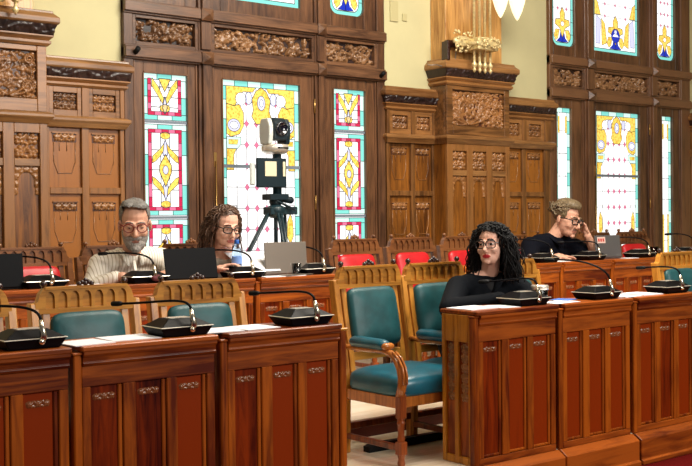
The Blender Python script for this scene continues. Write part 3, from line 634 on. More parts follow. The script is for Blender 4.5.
# ================================================================== CHAIRS
def sq(mb, rings, c, e=6, n=40):
    """soft square cushion: superellipse rings (half x, half y, height)"""
    v = []; m = len(rings)
    for (a, b, z) in rings:
        for k in range(n):
            t = 2*PI*k/n; C, D = math.cos(t), math.sin(t); v.append((c[0]+math.copysign(abs(C)**(2/e), C)*a, c[1]+math.copysign(abs(D)**(2/e), D)*b, z))
    f = [(i*n+k, i*n+(k+1) % n, i*n+n+(k+1) % n, i*n+n+k) for i in range(m-1) for k in range(n)]+[tuple(range(n)), tuple((m-1)*n+k for k in range(n))]
    mb.add(v, f, 0, True)
def make_chair(leather, woodv, woodh, legw, knob='dark_knob', seatm=None, armw=None):
    """armchair facing -Y, origin on the floor under the seat centre"""
    t = thing('armchair', 'armchair', 'chair'); HW = .30
    for sg in (-1, 1):
        p = MB(); x = sg*(HW-.022)
        prof = [(.235, 0), (.23, .2), (.225, .42), (.25, .6), (.30, .85), (.335, 1.06)]
        pts = [(y-.03, z) for y, z in prof]+[(y+.026, z) for y, z in reversed(prof)]
        p.prism(pts, x-.022, x+.022, 'yz'); p.build('back_post', woodv, t, .004)
        x = sg*.215; q = MB(); pts = [(y-.016, z) for y, z in prof[2:]]+[(y+.012, z) for y, z in reversed(prof[2:])]
        q.prism(pts, x-.02, x+.02, 'yz'); q.build('inner_stile', woodv, t, .003)
        l = MB(); lx, ly = sg*(HW-.024), -.275     # turned front leg
        l.box(lx-.024, lx+.024, ly-.024, ly+.024, .28, .42); l.box(lx-.026, lx+.026, ly-.026, ly+.026, .07, .145)
        l.lathe([(.02, 0), (.024, .02), (.018, .045), (.025, .07), (.02, .145), (.024, .165), (.019, .18), (.021, .24), (.026, .255), (.02, .268), (.024, .28)], (lx, ly, 0), 12)
        l.build('front_leg', legw, t, .003)
        s = MB(); s.box(sg*(HW-.024)-.014, sg*(HW-.024)+.014, -.25, .22, .09, .125); s.build('side_stretcher', legw, t, .004)
        a = MB(); ax = sg*(HW-.02)                  # sweeping arm support
        path = [(ax, -.275, .41), (ax, -.292, .47), (ax, -.295, .52), (ax, -.282, .57), (ax, -.248, .62), (ax, -.2, .652), (ax, -.13, .662), (ax, .1, .655), (ax, .25, .66)]
        a.tube(path, [.03, .03, .03, .029, .027, .025, .022, .02, .02], 10, 0, True, .8)
        for dx in (-.012, .012): a.tube([(x_+dx, y_-.026, z_+.01) for x_, y_, z_ in path[1:6]], .008, 6)
        a.lathe([(0, -.04), (.018, -.035), (.022, -.02), (.022, .02), (.018, .035), (0, .04)], (ax, -.172, .69), 10, 0, 'x')
        a.build('arm', armw or woodv, t)
        pd = MB(); pd.tube([(ax, -.165, .69), (ax, -.15, .694), (ax, -.12, .696), (ax, .05, .698), (ax, .13, .696), (ax, .15, .692), (ax, .155, .69)], [.022, .036, .041, .041, .039, .03, .01], 12, 0, True, .85); pd.build('arm_pad', seatm or leather, t)
        bf = MB(); bf.lathe([(.012, 0), (.01, .006), (.016, .011), (.0185, .02), (.015, .031), (.006, .037), (0, .038)], (sg*.222, .328, 1.138), 12); bf.build('ball_finial', knob, t)
    r = MB(); r.box(-.27, .27, .21, .235, .14, .18); r.build('rear_stretcher', legw, t, .004)
    r = MB(); r.box(-.27, .27, -.275, -.25, .338, .402); r.box(-.27, .27, .2, .225, .338, .402)
    for sg in (-1, 1): r.box(sg*.276-.014, sg*.276+.014, -.26, .21, .335, .402)
    r.build('seat_frame', armw or woodh, t, .004)
    c = MB(); sq(c, [(.275, .245, .40), (.29, .258, .408), (.295, .263, .425), (.295, .263, .47), (.288, .256, .494), (.268, .236, .512), (.225, .195, .53), (.14, .12, .545), (.06, .05, .55)], (0, -.035)); c.build('seat_cushion', seatm or leather, t)
    b = MB(); lev = []
    tilt = lambda z: .25+(z-.6)*.2
    pts = []
    for (hx, z, dy) in ((.17, .61, .0), (.195, .63, .03), (.2, .7, .045), (.2, .93, .045), (.195, .985, .035), (.17, 1.005, 0)): lev.append((-hx, hx, tilt(z)-dy-.012, tilt(z)+.005, z))
    sq(b, [(.198, .185, 0), (.2, .19, .012), (.2, .19, .03), (.192, .182, .044), (.17, .16, .054), (.1, .1, .062), (.04, .04, .064)], (0, 0), 7)
    Mb = Matrix.Translation((0, tilt(.81)+.0, .815)) @ Matrix.Rotation(PI/2-.197, 4, 'X'); b.xf(Mb); b.build('back_cushion', leather, t)
    r = MB(); r.prism([(tilt(.58)-.015, .56), (tilt(.58)+.015, .56), (tilt(.62)+.015, .61), (tilt(.62)-.015, .61)], -.215, .215, 'yz'); r.build('lower_rail', woodh, t, .003)
    # crest rail: slab with a row of small arches, rounded drop ends
    cr = MB(); z0, z1 = 1.005, 1.14; yf = .30; n = 7; x0, x1 = -.245, .245; cw = (x1-x0-.03)/n
    end = [(.27, z0), (.27, 1.04)]+[(.245+.025*math.cos(a)-.0, 1.04+.07*math.sin(a)) for a in (.5, .9, 1.3, PI/2)]
    outline = [(-x, z) for x, z in end]; outline = [(-.275, z0), (.275, z0), (.275, 1.06), (.262, 1.068), (.25, 1.108), (.225, 1.138), (-.225, 1.138), (-.25, 1.108), (-.262, 1.068), (-.275, 1.06)]
    cr.prism(outline, yf+.014, yf+.045)
    cr.prism([(.275, z0), (.275, 1.06), (.262, 1.068), (.25, 1.108), (.23, 1.138), (.23, z0)], yf, yf+.016); cr.prism([(-.275, z0), (-.275, 1.06), (-.262, 1.068), (-.25, 1.108), (-.23, 1.138), (-.23, z0)], yf, yf+.016)
    cw = .46/n
    for k in range(n):
        a = -.23+cw*k; bq = a+cw; m = (a+bq)/2; hw = cw*.36; zb, zs, zt = 1.03, 1.082, 1.138
        cr.prism([(a, z0), (bq, z0), (bq, zb), (a, zb)], yf, yf+.016); cr.prism([(a, zb), (m-hw, zb), (m-hw, zs), (a, zs)], yf, yf+.016); cr.prism([(m+hw, zb), (bq, zb), (bq, zs), (m+hw, zs)], yf, yf+.016)
        arc = [(m+hw*math.cos(th), zs+hw*1.5*math.sin(th)) for th in [PI*i/8 for i in range(9)]]
        cr.prism([(bq, zs)]+[(bq, zt), (a, zt), (a, zs)]+arc[::-1], yf, yf+.016)
    cr.box(-.225, .225, yf-.006, yf+.04, 1.128, 1.142)
    cr.build('crest_rail', woodh, t)
    cf = MB()
    for (dx, dz, r_) in ((-.034, .012, .016), (.034, .012, .016), (-.018, .022, .013), (.018, .022, .013), (0, .032, .014), (0, .014, .016)): cf.ell((dx, .32, 1.138+dz), (r_*.85, r_*.8, r_), None, 10)
    cf.build('crown_finial', knob, t)
    return t
CY = 4.79     # chair base so that the front legs stand at the desk backs
tc = make_chair('teal_leather', 'chair_wood', 'chair_wood_x', 'leg_wood', 'dark_knob', 'teal_seat', 'arm_wood')
GT = 'teal armchairs behind the front desks'; GR = 'red armchairs behind the second row'
for x, y, rz, l in ((1.60, CY, 0, 'teal armchair at the left photo edge behind the first front desk'), (2.27, CY, 0, 'teal armchair behind the front left desks, below the grey-bearded man'), (2.93, CY, 0, 'teal armchair behind the front left desks, below the black laptop'),
                    (4.245, CY+.10, .03, 'teal armchair with seat and arm in full view in the aisle'), (4.80, CY+.1, 0, 'teal armchair on which the woman in black sits'), (5.46, CY+.03, 0, 'teal armchair partly hidden behind the black curls of the seated woman'), (7.40, CY, 0, 'teal armchair at the right photo edge behind the front desk')):
    o = put(tc, l, (x, y, 0), rz, GT); o.scale = (1, 1, .975 if x < 3 else 1)
rc = make_chair('red_leather', 'red_chair_wood', 'red_chair_wood', 'leg_wood', 'red_chair_wood')
for x, l in ((2.80, 'red armchair at the left photo edge, left of the grey-bearded man'), (3.43, 'red armchair under the grey-bearded man'), (4.08, 'red armchair under the woman with curly brown hair'), (5.71, 'red armchair directly right of the tripod window post, at the aisle'), (6.36, 'red armchair second from the tripod window, beneath the low panelling'),
             (7.01, 'red armchair just left of the head of the woman in black'), (7.66, 'red armchair between the woman in black and the man in navy'), (8.31, 'red armchair under the man in the navy polo'), (8.96, 'red armchair behind the grey stickered laptop'), (9.61, 'red armchair farthest right, right of the grey laptop')):
    put(rc, l, (x, 6.89, T2), 0, GR)
fb = MB(); fb.frustum([(4.06, 5.3, 5.0, 5.06, 0.0), (4.06, 5.3, 5.0, 5.06, .035), (4.1, 5.26, 5.005, 5.05, .05)]); 
tag(fb.build('foot_bar', 'black_matte'), 'black bar lying on the pale floor beneath the aisle armchair', 'bar')
# ================================================================== MICROPHONES
def make_mic(tip, dy=0.0):
    """conference microphone: tip = gooseneck end relative to the bracket top"""
    t = thing('desk_microphone', 'microphone', 'microphone')
    b = MB(); b.frustum([(-.10, .10, -.075, .075, 0), (-.105, .105, -.08, .08, .004), (-.128, .128, -.092, .09, .044)]); b.frustum([(-.126, .126, -.09, .088, .046), (-.07, .07, -.045, .05, .080), (-.066, .066, -.041, .046, .082)])
    b.build('base', 'black_gloss', t, .003)
    e = MB(); e.frustum([(-.128, .128, -.092, .09, .0435), (-.13, .13, -.094, .092, .0445), (-.128, .128, -.092, .09, .0475)]); e.build('edge_strip', 'silver_edge', t)
    e = MB(); e.prism([(-.05, .081), (.05, .081), (.05, .0835), (-.05, .0835)], -.03, .035); e.build('speaker_plate', 'silver_edge', t)
    k = MB(); k.tube([(.028, -.088, .036), (.028, -.094, .052), (.026, -.09, .08), (.022, -.082, .125)], [.013, .015, .012, .009], 8); k.lathe([(0, -.01), (.012, -.008), (.012, .008), (0, .01)], (.018, -.098, .032), 10, 0, 'y'); k.build('bracket', 'chrome', t)
    tx, ty, tz = tip; p0 = Vector((.022, -.082, .12)); p3 = p0+Vector(tip)
    c1 = p0+Vector((0, .005, max(.075, tz*.6))); c2 = p3-Vector((tx*.6, ty*.6, -.012 if tz >= 0 else -.06)); pts = []
    for i in range(19): u = i/18; pts.append(p0*(1-u)**3+c1*3*u*(1-u)**2+c2*3*u*u*(1-u)+p3*u**3)
    g = MB(); g.tube(pts, .0062, 7); g.build('gooseneck', 'black_gloss', t)
    d = (pts[-1]-pts[-2]).normalized(); h = MB(); h.tube([p3-d*.012, p3, p3+d*.02, p3+d*.05, p3+d*.056], [.007, .0125, .0135, .0125, .006], 10); h.build('mic_head', 'black_matte', t)
    return t
def mic(label, loc, tip, group, rz=0):
    m = make_mic(tip); m['label'] = label; m['group'] = group; m.location = loc; m.rotation_euler = (0, 0, rz); m.scale = (1.08, 1.08, 1.0)
GM, GN = 'microphones on the front desks', 'microphones on the second row desks'
zt1, zt2 = .901, 1.021
mic('desk microphone at the left end of the front desks, its neck leaving the photo', (1.70, 4.43, zt1), (-.2, .35, .05), GM)
mic('desk microphone on the second front left desk, below the curly-haired woman', (2.43, 4.43, zt1), (-.14, .40, .015), GM)
mic('desk microphone on the front left desk at the aisle', (3.15, 4.43, zt1), (-.10, .34, .03), GM)
mic('desk microphone before the woman in black', (4.83, 4.43, zt1), (-.12, .27, .02), GM)
mic('desk microphone with a long straight neck beside the glass jar', (5.53, 4.43, zt1), (-.12, .34, .13), GM)
mic('desk microphone on the front right desk at the photo edge', (6.30, 4.43, zt1), (-.05, .24, .05), GM)
mic('desk microphone in front of the left edge laptop and red chair', (2.58, 6.47, zt2), (-.22, .20, .08), GN)
mic('desk microphone in front of the grey-bearded man', (3.30, 6.47, zt2), (-.2, .25, .08), GN)
mic('desk microphone in front of the curly-haired woman', (4.08, 6.47, zt2), (-.2, .25, .08), GN)
mic('desk microphone in front of the silver laptop', (4.72, 6.47, zt2), (-.16, .25, .09), GN)
mic('desk microphone just right of the hair of the woman in black', (7.30, 6.47, zt2), (-.2, .28, .09), GN)
mic('desk microphone in front of the man in the navy polo', (7.97, 6.47, zt2), (-.17, .25, .05), GN)
mic('desk microphone right of the grey stickered laptop', (8.74, 6.47, zt2), (-.2, .25, .08), GN)
mic('desk microphone at the right photo edge above the last teal chair', (9.53, 6.47, zt2), (-.1, .2, .1), GN)
# ================================================================== THINGS ON THE DESKS
def laptop(label, loc, w, h, mat, lean, rz=0, sticker=False):
    t = thing('laptop', label, 'laptop', loc, rz)
    b = MB(); b.box(-w/2, w/2, 0, .2, 0, .016); b.build('keyboard_base', mat, t, .004)
    M = Matrix.Translation((0, 0, .014)) @ Matrix.Rotation(lean, 4, 'X')
    l = MB(); l.box(-w/2, w/2, -.010, 0, 0, h); l.xf(M); l.build('lid', mat, t, .004)
    s = MB(); s.box(-w/2+.012, w/2-.012, 0, .0015, .015, h-.012); s.xf(M); s.build('screen', 'screen', t)
    if sticker:
        s = MB(); s.box(-w/2+.03, -w/2+.15, -.0115, -.010, h-.075, h-.015); s.xf(M); st = s.build('sticker', 'sticker', t)
        s = MB()
        for q in range(3): s.box(-w/2+.04+.034*q, -w/2+.064+.034*q, -.0125, -.0115, h-.06, h-.03)
        s.xf(M); s.build('sticker_print', 'sticker_red', st)
    return t
laptop('dark laptop cut by the left photo edge on the second row', (2.24, 6.44, zt2), .42, .21, 'laptop_dark', -.1)
laptop('open black laptop between the grey-bearded man and the curly-haired woman', (3.63, 6.40, zt2), .41, .215, 'laptop_dark', -.2)
laptop('silver laptop at the aisle end, in front of the tripod legs', (4.47, 6.47, zt2), .38, .235, 'laptop_silver', -.08)
laptop('grey laptop with a sticker in front of the man in navy', (8.30, 6.50, zt2), .38, .215, 'laptop_grey', -.12, 0, True)
def sheet(name, label, x, y, z, w, d, rz, mat='paper', grp=None, h=.002, cat='paper'):
    m = MB(); m.box(-w/2, w/2, -d/2, d/2, 0, h); o = m.build(name, mat); o.location = (x, y, z); o.rotation_euler = (0, 0, rz); tag(o, label, cat, grp); return o
sheet('paper', 'white sheets at the gap right of the leftmost front microphone', 1.955, 4.42, zt1, .2, .2, .1, h=.004)
sheet('paper', 'long white papers on the desk left of the second front microphone', 2.19, 4.46, zt1, .24, .2, .0, h=.004)
sheet('paper', 'white papers on the front desk right of the second microphone', 2.66, 4.45, zt1, .2, .2, -.1, h=.004)
sheet('paper', 'white papers on the front desk just left of the aisle microphone', 2.87, 4.46, zt1, .2, .21, .05, h=.003)
sheet('paper', 'white papers on the corner of the ochre ended desk', 4.43, 4.47, zt1, .24, .2, .05, h=.006)
sheet('paper', 'white sheet between the corner papers and the microphone before the woman in black', 4.64, 4.43, zt1, .14, .19, -.2, h=.003)
sheet('paper', 'white paper under the glass jar and blue leaflet', 5.13, 4.41, zt1, .25, .16, .1)
sheet('leaflet', 'blue and white leaflet on the front right desk beside the glass jar', 5.28, 4.50, zt1+.003, .15, .13, .3, 'blue_paper', cat='leaflet')
sheet('paper', 'white papers right of the long necked microphone', 5.80, 4.45, zt1, .2, .22, .1, h=.004)
sheet('paper', 'bright white papers left of the right edge microphone', 6.04, 4.46, zt1, .2, .22, -.05, h=.006)
sheet('paper', 'white paper left of the microphone before the man in navy', 7.62, 6.5, zt2, .28, .18, .0)
sheet('paper', 'white papers between the grey laptop and the microphone at its right', 8.52, 6.42, zt2, .16, .1, .0, h=.004)
sheet('paper', 'white papers behind the microphone of the silver laptop', 4.38, 6.39, zt2, .36, .1, .0, h=.005)
sheet('paper', 'white paper beside the left edge laptop microphone', 2.9, 6.45, zt2, .22, .18, .1, h=.004)
sheet('notebook', 'brownish folder lying before the silver laptop', 4.50, 6.385, zt2+.006, .26, .09, .1, 'laptop_silver', h=.006, cat='folder')
m = MB()   # the sheaf the woman reads, bent and leaning
n = 10; v = []; 
for i in range(n+1):
    u = i/n
    for j in (0, 1): v.append((.0+.34*j-.03*u, -.11+.2*u, .02+.19*u-.05*u*u))
fcs = [(2*i, 2*i+1, 2*i+3, 2*i+2) for i in range(n)]; m.add(v, fcs, 0, True); o = m.build('sheaf', 'paper'); so = o.modifiers.new('solid', 'SOLIDIFY'); so.thickness = .003
o.location = (4.07, 6.56, zt2+.02); tag(o, 'white sheaf of papers held by the woman with curly brown hair', 'paper')
# bottle, glasses, jar
bt = thing('water_bottle', 'clear water bottle with blue cap before the curly-haired woman', 'bottle', (4.075, 6.53, zt2))
bt.scale = (1.1, 1.1, 1.1)
b = MB(); b.lathe([(.03, 0), (.034, .008), (.034, .06), (.031, .07), (.034, .08), (.034, .15), (.028, .185), (.014, .212), (.014, .232)], (0, 0, 0), 20); b.build('body', 'clear_plastic', bt)
b = MB(); b.lathe([(.0346, .09), (.0348, .092), (.0348, .138), (.0346, .14)], (0, 0, 0), 20); b.build('label_band', 'bottle_label', bt)
b = MB(); b.lathe([(.0155, .222), (.0165, .226), (.0165, .246), (.014, .25)], (0, 0, 0), 16); b.build('cap', 'bottle_cap', bt)
def tumbler(name, label, cat, loc, r, h, lid=False, content=None):
    t = thing(name, label, cat, loc); g = MB(); g.lathe([(r*.82, 0), (r*.86, .003), (r, h), (r-.003, h), (r*.82-.002, .008), (0, .008)], (0, 0, 0), 20); g.build('glass_body', 'clear_glass', t)
    if content: c = MB(); c.lathe([(r*.78, .009), (r*.86, h*.55)], (0, 0, 0), 16); c.build('contents', content, t)
    if lid: c = MB(); c.lathe([(r*.9, h), (r*1.04, h+.001), (r*1.04, h+.026), (r*.95, h+.03)], (0, 0, 0), 20); c.build('lid', 'silver_edge', t)
    return t
tumbler('jar', 'clear glass jar with a pale lid on the front right desk', 'jar', (5.09, 4.53, zt1), .054, .075, True, 'camera_white')
tumbler('drinking_glass', 'small drinking glass in front of the silver laptop', 'glass', (4.555, 6.455, zt2), .035, .09, False, 'lens_glass')
tumbler('drinking_glass', 'dark filled drinking glass near the right window, beside the last teal chair', 'glass', (9.02, 6.5, zt2), .05, .1, False, 'lens_glass')
mp = MB(); R = random.Random(2)
for k in range(9): mp.ell((R.uniform(-.03, .03), R.uniform(-.02, .02), .02+R.uniform(0, .03)), (.028, .02, .018), Matrix.Rotation(R.uniform(0, 3), 3, 'Z'), 8)
o = mp.build('pouch', 'maroon'); o.location = (3.34, 6.372, zt2); tag(o, 'small crumpled maroon pouch on the desk left of the black laptop', 'pouch')
# ================================================================== CAMERA ON TRIPOD
t = thing('camera_tripod', 'dark camera tripod with white and black video camera before the window', 'tripod', (5.28, 7.8, T2)); TZ = -T2
def leg(foot, top=(0, 0, 1.5)):
    l = MB(); a = Vector(top); b = Vector(foot); m_ = a.lerp(b, .55)
    off = Vector((-(b-a).y, (b-a).x, 0)).normalized()*.018
    l.tube([a+off, m_+off], .014, 8); l.tube([a-off, m_-off], .014, 8); l.tube([m_-(b-a).normalized()*.1, b], .016, 8); l.tube([m_-off*1.5, m_+off*1.5], .02, 8)
    lo = l.build('leg', 'tripod_dark', t); f_ = MB(); f_.ell(b+Vector((0, 0, .012)), (.025, .025, .014)); f_.build('foot', 'black_matte', lo)
leg((-.86, .12, .0), (-.05, 0, 1.42)); leg((.03, -.42, .0), (0, -.05, 1.42)); leg((.42, .42, .0), (.1, .03, 1.36))
c = MB(); c.lathe([(.05, 1.33), (.075, 1.36), (.085, 1.40), (.08, 1.43), (.04, 1.45)], (0, 0, 0), 16); c.box(-.09, .2, -.06, .07, 1.36, 1.43); c.tube([(0, 0, .95), (0, 0, 1.4)], .02, 10); c.build('spider', 'tripod_dark', t, .006)
c = MB(); c.ell((0, 0, 1.475), (.06, .06, .05)); c.box(-.1, .1, -.07, .07, 1.49, 1.545); c.tube([(.05, 0, 1.5), (.17, 0, 1.49), (.19, 0, 1.49)], [.025, .035, .02], 10); c.tube([(-.1, -.02, 1.53), (.14, -.1, 1.40)], .012, 8); c.build('pan_head', 'camera_dark', t, .006)
c = MB(); c.tube([(.02, 0, 1.53), (.02, 0, 1.98)], .04, 12); c.build('column', 'tripod_dark', t)
c = MB(); c.box(-.24, .075, -.075, -.045, 1.6, 1.86); cb = c.build('control_box', 'camera_dark', t, .008)
MB().box(-.16, -.04, -.081, -.075, 1.70, 1.83).build('box_panel', 'panel_cream', cb); MB().box(.03, .055, -.081, -.075, 1.70, 1.83).build('box_panel', 'panel_cream', cb)
c = MB(); c.box(-.29, -.24, -.05, -.02, 1.62, 1.82); c.build('box_side', 'camera_white', cb, .01)
c = MB(); c.lathe([(.08, 1.9), (.105, 1.915), (.118, 1.925), (.122, 1.93), (.122, 1.975), (.11, 1.985)], (0, 0, 0), 24); cr = c.build('camera_base', 'silver_edge', t)
c = MB()
for q in range(8): c.box(-.045+.014*q, -.036+.014*q, -.1245, -.11, 1.943, 1.958)
c.build('badge', 'black_matte', cr)
for sg, nm in ((-1, 'camera_white'), (1, 'camera_dark')):
    c = MB(); prof = [(-.07, 1.985), (.07, 1.985), (.085, 2.06), (.085, 2.15), (.055, 2.215), (-.055, 2.215), (-.085, 2.15), (-.085, 2.06)]
    c.prism(prof, sg*.07, sg*.115, 'yz'); c.build('yoke_arm', nm, t, .012, 2)
c = MB(); c.prism([(-.1, 2.02), (.08, 2.02), (.09, 2.1), (.08, 2.19), (.04, 2.225), (-.06, 2.22), (-.1, 2.18)], -.068, .068, 'yz'); ch = c.build('camera_head', 'camera_dark', t, .012, 2)
c = MB(); c.lathe([(.06, 0), (.063, -.02), (.052, -.03), (.047, -.022), (0, -.016)], (.0, -.1, 2.12), 24, 0, 'y'); c.build('lens', 'lens_glass', ch)
# ================================================================== PEOPLE
def remeshed(mb, name, vox, smooth, mats, parent, iters=4):
    me = bpy.data.meshes.new(name); me.from_pydata(mb.v, [], mb.f)
    bm = bmesh.new(); bm.from_mesh(me); bmesh.ops.recalc_face_normals(bm, faces=bm.faces); bm.to_mesh(me); bm.free()
    o = bpy.data.objects.new(name, me); COL.objects.link(o)
    r = o.modifiers.new('r', 'REMESH'); r.mode = 'VOXEL'; r.voxel_size = vox
    s = o.modifiers.new('s', 'SMOOTH'); s.factor = smooth; s.iterations = iters
    dg = bpy.context.evaluated_depsgraph_get(); dg.update()
    m2 = bpy.data.meshes.new_from_object(o.evaluated_get(dg)); m2.name = name
    o.modifiers.clear(); o.data = m2; bpy.data.meshes.remove(me)
    m2.materials.clear()
    for m in mats: m2.materials.append(MATS[m])
    m2.polygons.foreach_set('use_smooth', [True]*len(m2.polygons))
    if parent: o.parent = parent
    return o
def cap(mb, p, q, r1, r2, n=14):
    p, q = Vector(p), Vector(q); mb.tube([p, p.lerp(q, .5), q], [r1, (r1+r2)/2, r2], n); mb.ell(p, r1*.995, None, n); mb.ell(q, r2*.995, None, n)
class Person:
    def __init__(s, label, base, head, face, pitch, roll, hs, skin, vox=.0055):
        """base: floor point; head: world centre; face: horizontal facing direction; hs: head size"""
        s.t = thing('person', label, 'person', base); s.o = Vector(base); s.skin = skin; s.vox = vox; s.hs = hs
        f = Vector((face[0], face[1], 0)).normalized(); f = (f*math.cos(pitch)+Vector((0, 0, 1))*math.sin(pitch)); r = f.cross(Vector((0, 0, 1))).normalized()*-1
        u = f.cross(r)*-1 if False else None
        yb = -f; xr = r*-1                      # head local: -Y face, X its left..., Z up
        xr = yb.cross(Vector((0, 0, 1))).normalized(); zu = xr.cross(yb).normalized()
        M = Matrix((xr, yb, zu)).transposed(); M = M @ Matrix.Rotation(roll, 3, 'Y')
        s.M = M; s.h = Vector(head)-s.o; s.b = MB(); s.cl = {}
    def H(s, p): return s.h+s.M @ (Vector(p)*s.hs)
    def L(s, p): return Vector(p)-s.o
    def head(s, neck):
        b, M, k = s.b, s.M, s.hs
        E = lambda c, r, m=None: b.ell(s.H(c), tuple(x*k for x in r), M if m is None else M @ m, 18)
        E((0, .018, .035), (.074, .094, .088)); E((0, -.02, -.03), (.065, .072, .088)); E((0, -.04, -.08), (.05, .05, .04)); E((0, -.078, -.105), (.02, .016, .015))
        C = lambda p, q, a, c: cap(b, s.H(p), s.H(q), a*k, c*k)
        C((0, -.088, .008), (0, -.112, -.036), .0085, .0125); E((0, -.1, -.043), (.018, .014, .009))
        C((-.045, -.07, .02), (-.012, -.088, .019), .009, .0085); C((.045, -.07, .02), (.012, -.088, .019), .009, .0085)
        for sg in (-1, 1):
            E((sg*.037, -.06, -.035), (.026, .026, .024)); E((sg*.031, -.073, 0), (.0145, .0125, .0105)); E((sg*.077, .012, -.012), (.009, .02, .031), Matrix.Rotation(sg*.35, 3, 'Z'))
        C((-.02, -.086, -.067), (.02, -.086, -.067), .006, .006); C((0, -.09, -.066), (0, -.091, -.066), .0075, .0075); C((-.015, -.087, -.077), (.015, -.087, -.077), .0065, .0065)
        n = s.L(neck); s.neck = n; cap(b, s.H((0, .025, -.05)), n, .05*k, .058*min(k, 1.15)); return s
    def limb(s, pts, rs, tgt=None):
        tgt = tgt or s.b
        for i in range(len(pts)-1): cap(tgt, s.L(pts[i]), s.L(pts[i+1]), rs[i], rs[i+1])
    def hand(s, wrist, d, nrm, curl=.5, k=1.0, side=1, spread=.05):
        """palm plus four fingers and a thumb; d: finger direction, nrm: palm-side normal"""
        w = s.L(wrist); d = Vector(d).normalized(); nrm = Vector(nrm); nrm = (nrm-d*nrm.dot(d)).normalized(); a = d.cross(nrm)*side
        M = Matrix((a, d, nrm)).transposed()
        s.b.ell(w+d*.05*k, (.04*k, .054*k, .016*k), M, 14); cap(s.b, w-d*.01, w+d*.03*k, .024*k, .026*k)
        for i, (off, ln) in enumerate(((-.031, .072), (-.0105, .082), (.0105, .076), (.030, .058))):
            p = w+d*.088*k+a*off*k; c = curl; ds = d+a*(off*spread*30); ds.normalize()
            for j, fr in enumerate((.45, .32, .23)):
                c2 = c*(.55+.75*j); dd = (ds*math.cos(c2)+nrm*math.sin(c2)); q = p+dd*ln*fr*k; cap(s.b, p, q, (.0093-.001*j)*k, (.0088-.001*j)*k, 8); p = q
        p = w+d*.025*k-a*.03*k; q = p+(d*.6-a*.7+nrm*.35).normalized()*.042*k; cap(s.b, p, q, .013*k, .0105*k, 8); e = q+(d*.9-a*.15+nrm*.3).normalized()*.032*k; cap(s.b, q, e, .0105*k, .008*k, 8)
    def torso(s, hip, chest, neck, shl, shr, k=1.0, tgt=None, grow=0.0, face=None):
        b = tgt or s.b; hip, chest, neck, shl, shr = [s.L(p) for p in (hip, chest, neck, shl, shr)]
        ax = (shr-shl).normalized(); up = (chest-hip).normalized(); fw = ax.cross(up).normalized(); up2 = fw.cross(ax).normalized()
        M = Matrix((ax, fw, up2)).transposed(); g = grow
        b.ell(hip, (.17*k+g, .125*k+g, .12*k+g), M, 16); b.ell(hip.lerp(chest, .45), (.15*k+g, .115*k+g, .16*k+g), M, 16); b.ell(chest, (.165*k+g, .12*k+g, .17*k+g), M, 16)
        cap(b, shl, shr, .064*k+g, .064*k+g); m = (shl+shr)/2; b.ell(m.lerp(chest, .5), (.17*k+g, .1*k+g, .12*k+g), M, 16)
        for sh in (shl, shr): cap(b, neck-(neck-chest).normalized()*.015, sh.lerp(neck, .35), .056*k+g, .062*k+g)
    def legs(s, hip, seat_z, fy, k=1.0):
        tr = MB(); s.trousers = tr
        for sg in (-1, 1):
            h = Vector(hip)+Vector((sg*.09, 0, -.05)); kn = Vector((hip[0]+sg*.11, fy, seat_z+.06)); an = Vector((hip[0]+sg*.11, fy+.06, s.o.z+.09))
            s.limb([h, kn, an], [.075, .05, .035]); s.limb([h, kn, an-Vector((0, 0, -.02))], [.092*k, .068*k, .052*k], tr)
            f = MB(); cap(f, s.L(an)+Vector((0, .01, -.045)), s.L(an)+Vector((0, -.14, -.06)), .042, .03); f.box(an.x-s.o.x-.04, an.x-s.o.x+.04, an.y-s.o.y-.16, an.y-s.o.y+.05, .0, .03); s.b.ell(s.L(an)+Vector((0, -.03, -.05)), (.03, .06, .02))
            remeshed(f, 'shoe', .012, .5, ['shoe'], s.t)
        s.torso(hip, Vector(hip)+Vector((0, 0, .1)), Vector(hip)+Vector((0, 0, .15)), Vector(hip)+Vector((-.05, 0, .04)), Vector(hip)+Vector((.05, 0, .04)), .95, tr, .012)
        remeshed(tr, 'trousers', .014, .5, ['trousers'], s.t)
    def finish(s, lips='lips', eye=(.0062, 0, 0)):
        o = remeshed(s.b, 'body', s.vox, .5, [s.skin, lips, 'eye_white', 'iris'], s.t, 3)
        me = o.data; Mi = s.M.transposed(); k = s.hs
        for p in me.polygons:
            q = Mi @ (p.center-s.h)/k
            if q.y < -.06 and abs(q.z) < .14 and abs(q.x) < .1:
                if (q.x/.025)**2+((q.z+.0715)/.0115)**2 < 1 and q.y < -.076: p.material_index = 1
                for sg in (-1, 1):
                    dx = q.x-sg*.031
                    if (dx/.0145)**2+((q.z-eye[1])/eye[0])**2 < 1: p.material_index = 2 if abs(dx-eye[2]) > .0064 else 3
        return o
    def brows(s, mat, z=.0245, thick=.0042):
        for sg in (-1, 1):
            m = MB(); m.tube([s.H((sg*.05, -.074, z-.004)), s.H((sg*.038, -.087, z+.003)), s.H((sg*.024, -.0945, z+.004)), s.H((sg*.012, -.097, z))], [thick*.5*s.hs, thick*s.hs, thick*s.hs, thick*.7*s.hs], 6)
            m.build('eyebrow', mat, s.t)
    def glasses(s, mat, rx, rz, th=.0032, square=False, yy=-.104):
        m = MB(); n = 20
        for sg in (-1, 1):
            pts = []
            for i in range(n+1):
                a = 2*PI*i/n; c, d = math.cos(a), math.sin(a)
                if square: c = math.copysign(abs(c)**.55, c); d = math.copysign(abs(d)**.55, d)
                x = sg*.034+c*rx; pts.append(s.H((x, yy+.35*max(0, abs(x)-.03), -.002+d*rz)))
            m.tube(pts, th*s.hs, 6, 0, False)
            m.tube([s.H((sg*(.034+rx), yy+.35*(.004+rx), .006)), s.H((sg*.076, -.05, .008)), s.H((sg*.081, .01, .002))], th*s.hs*.9, 6)
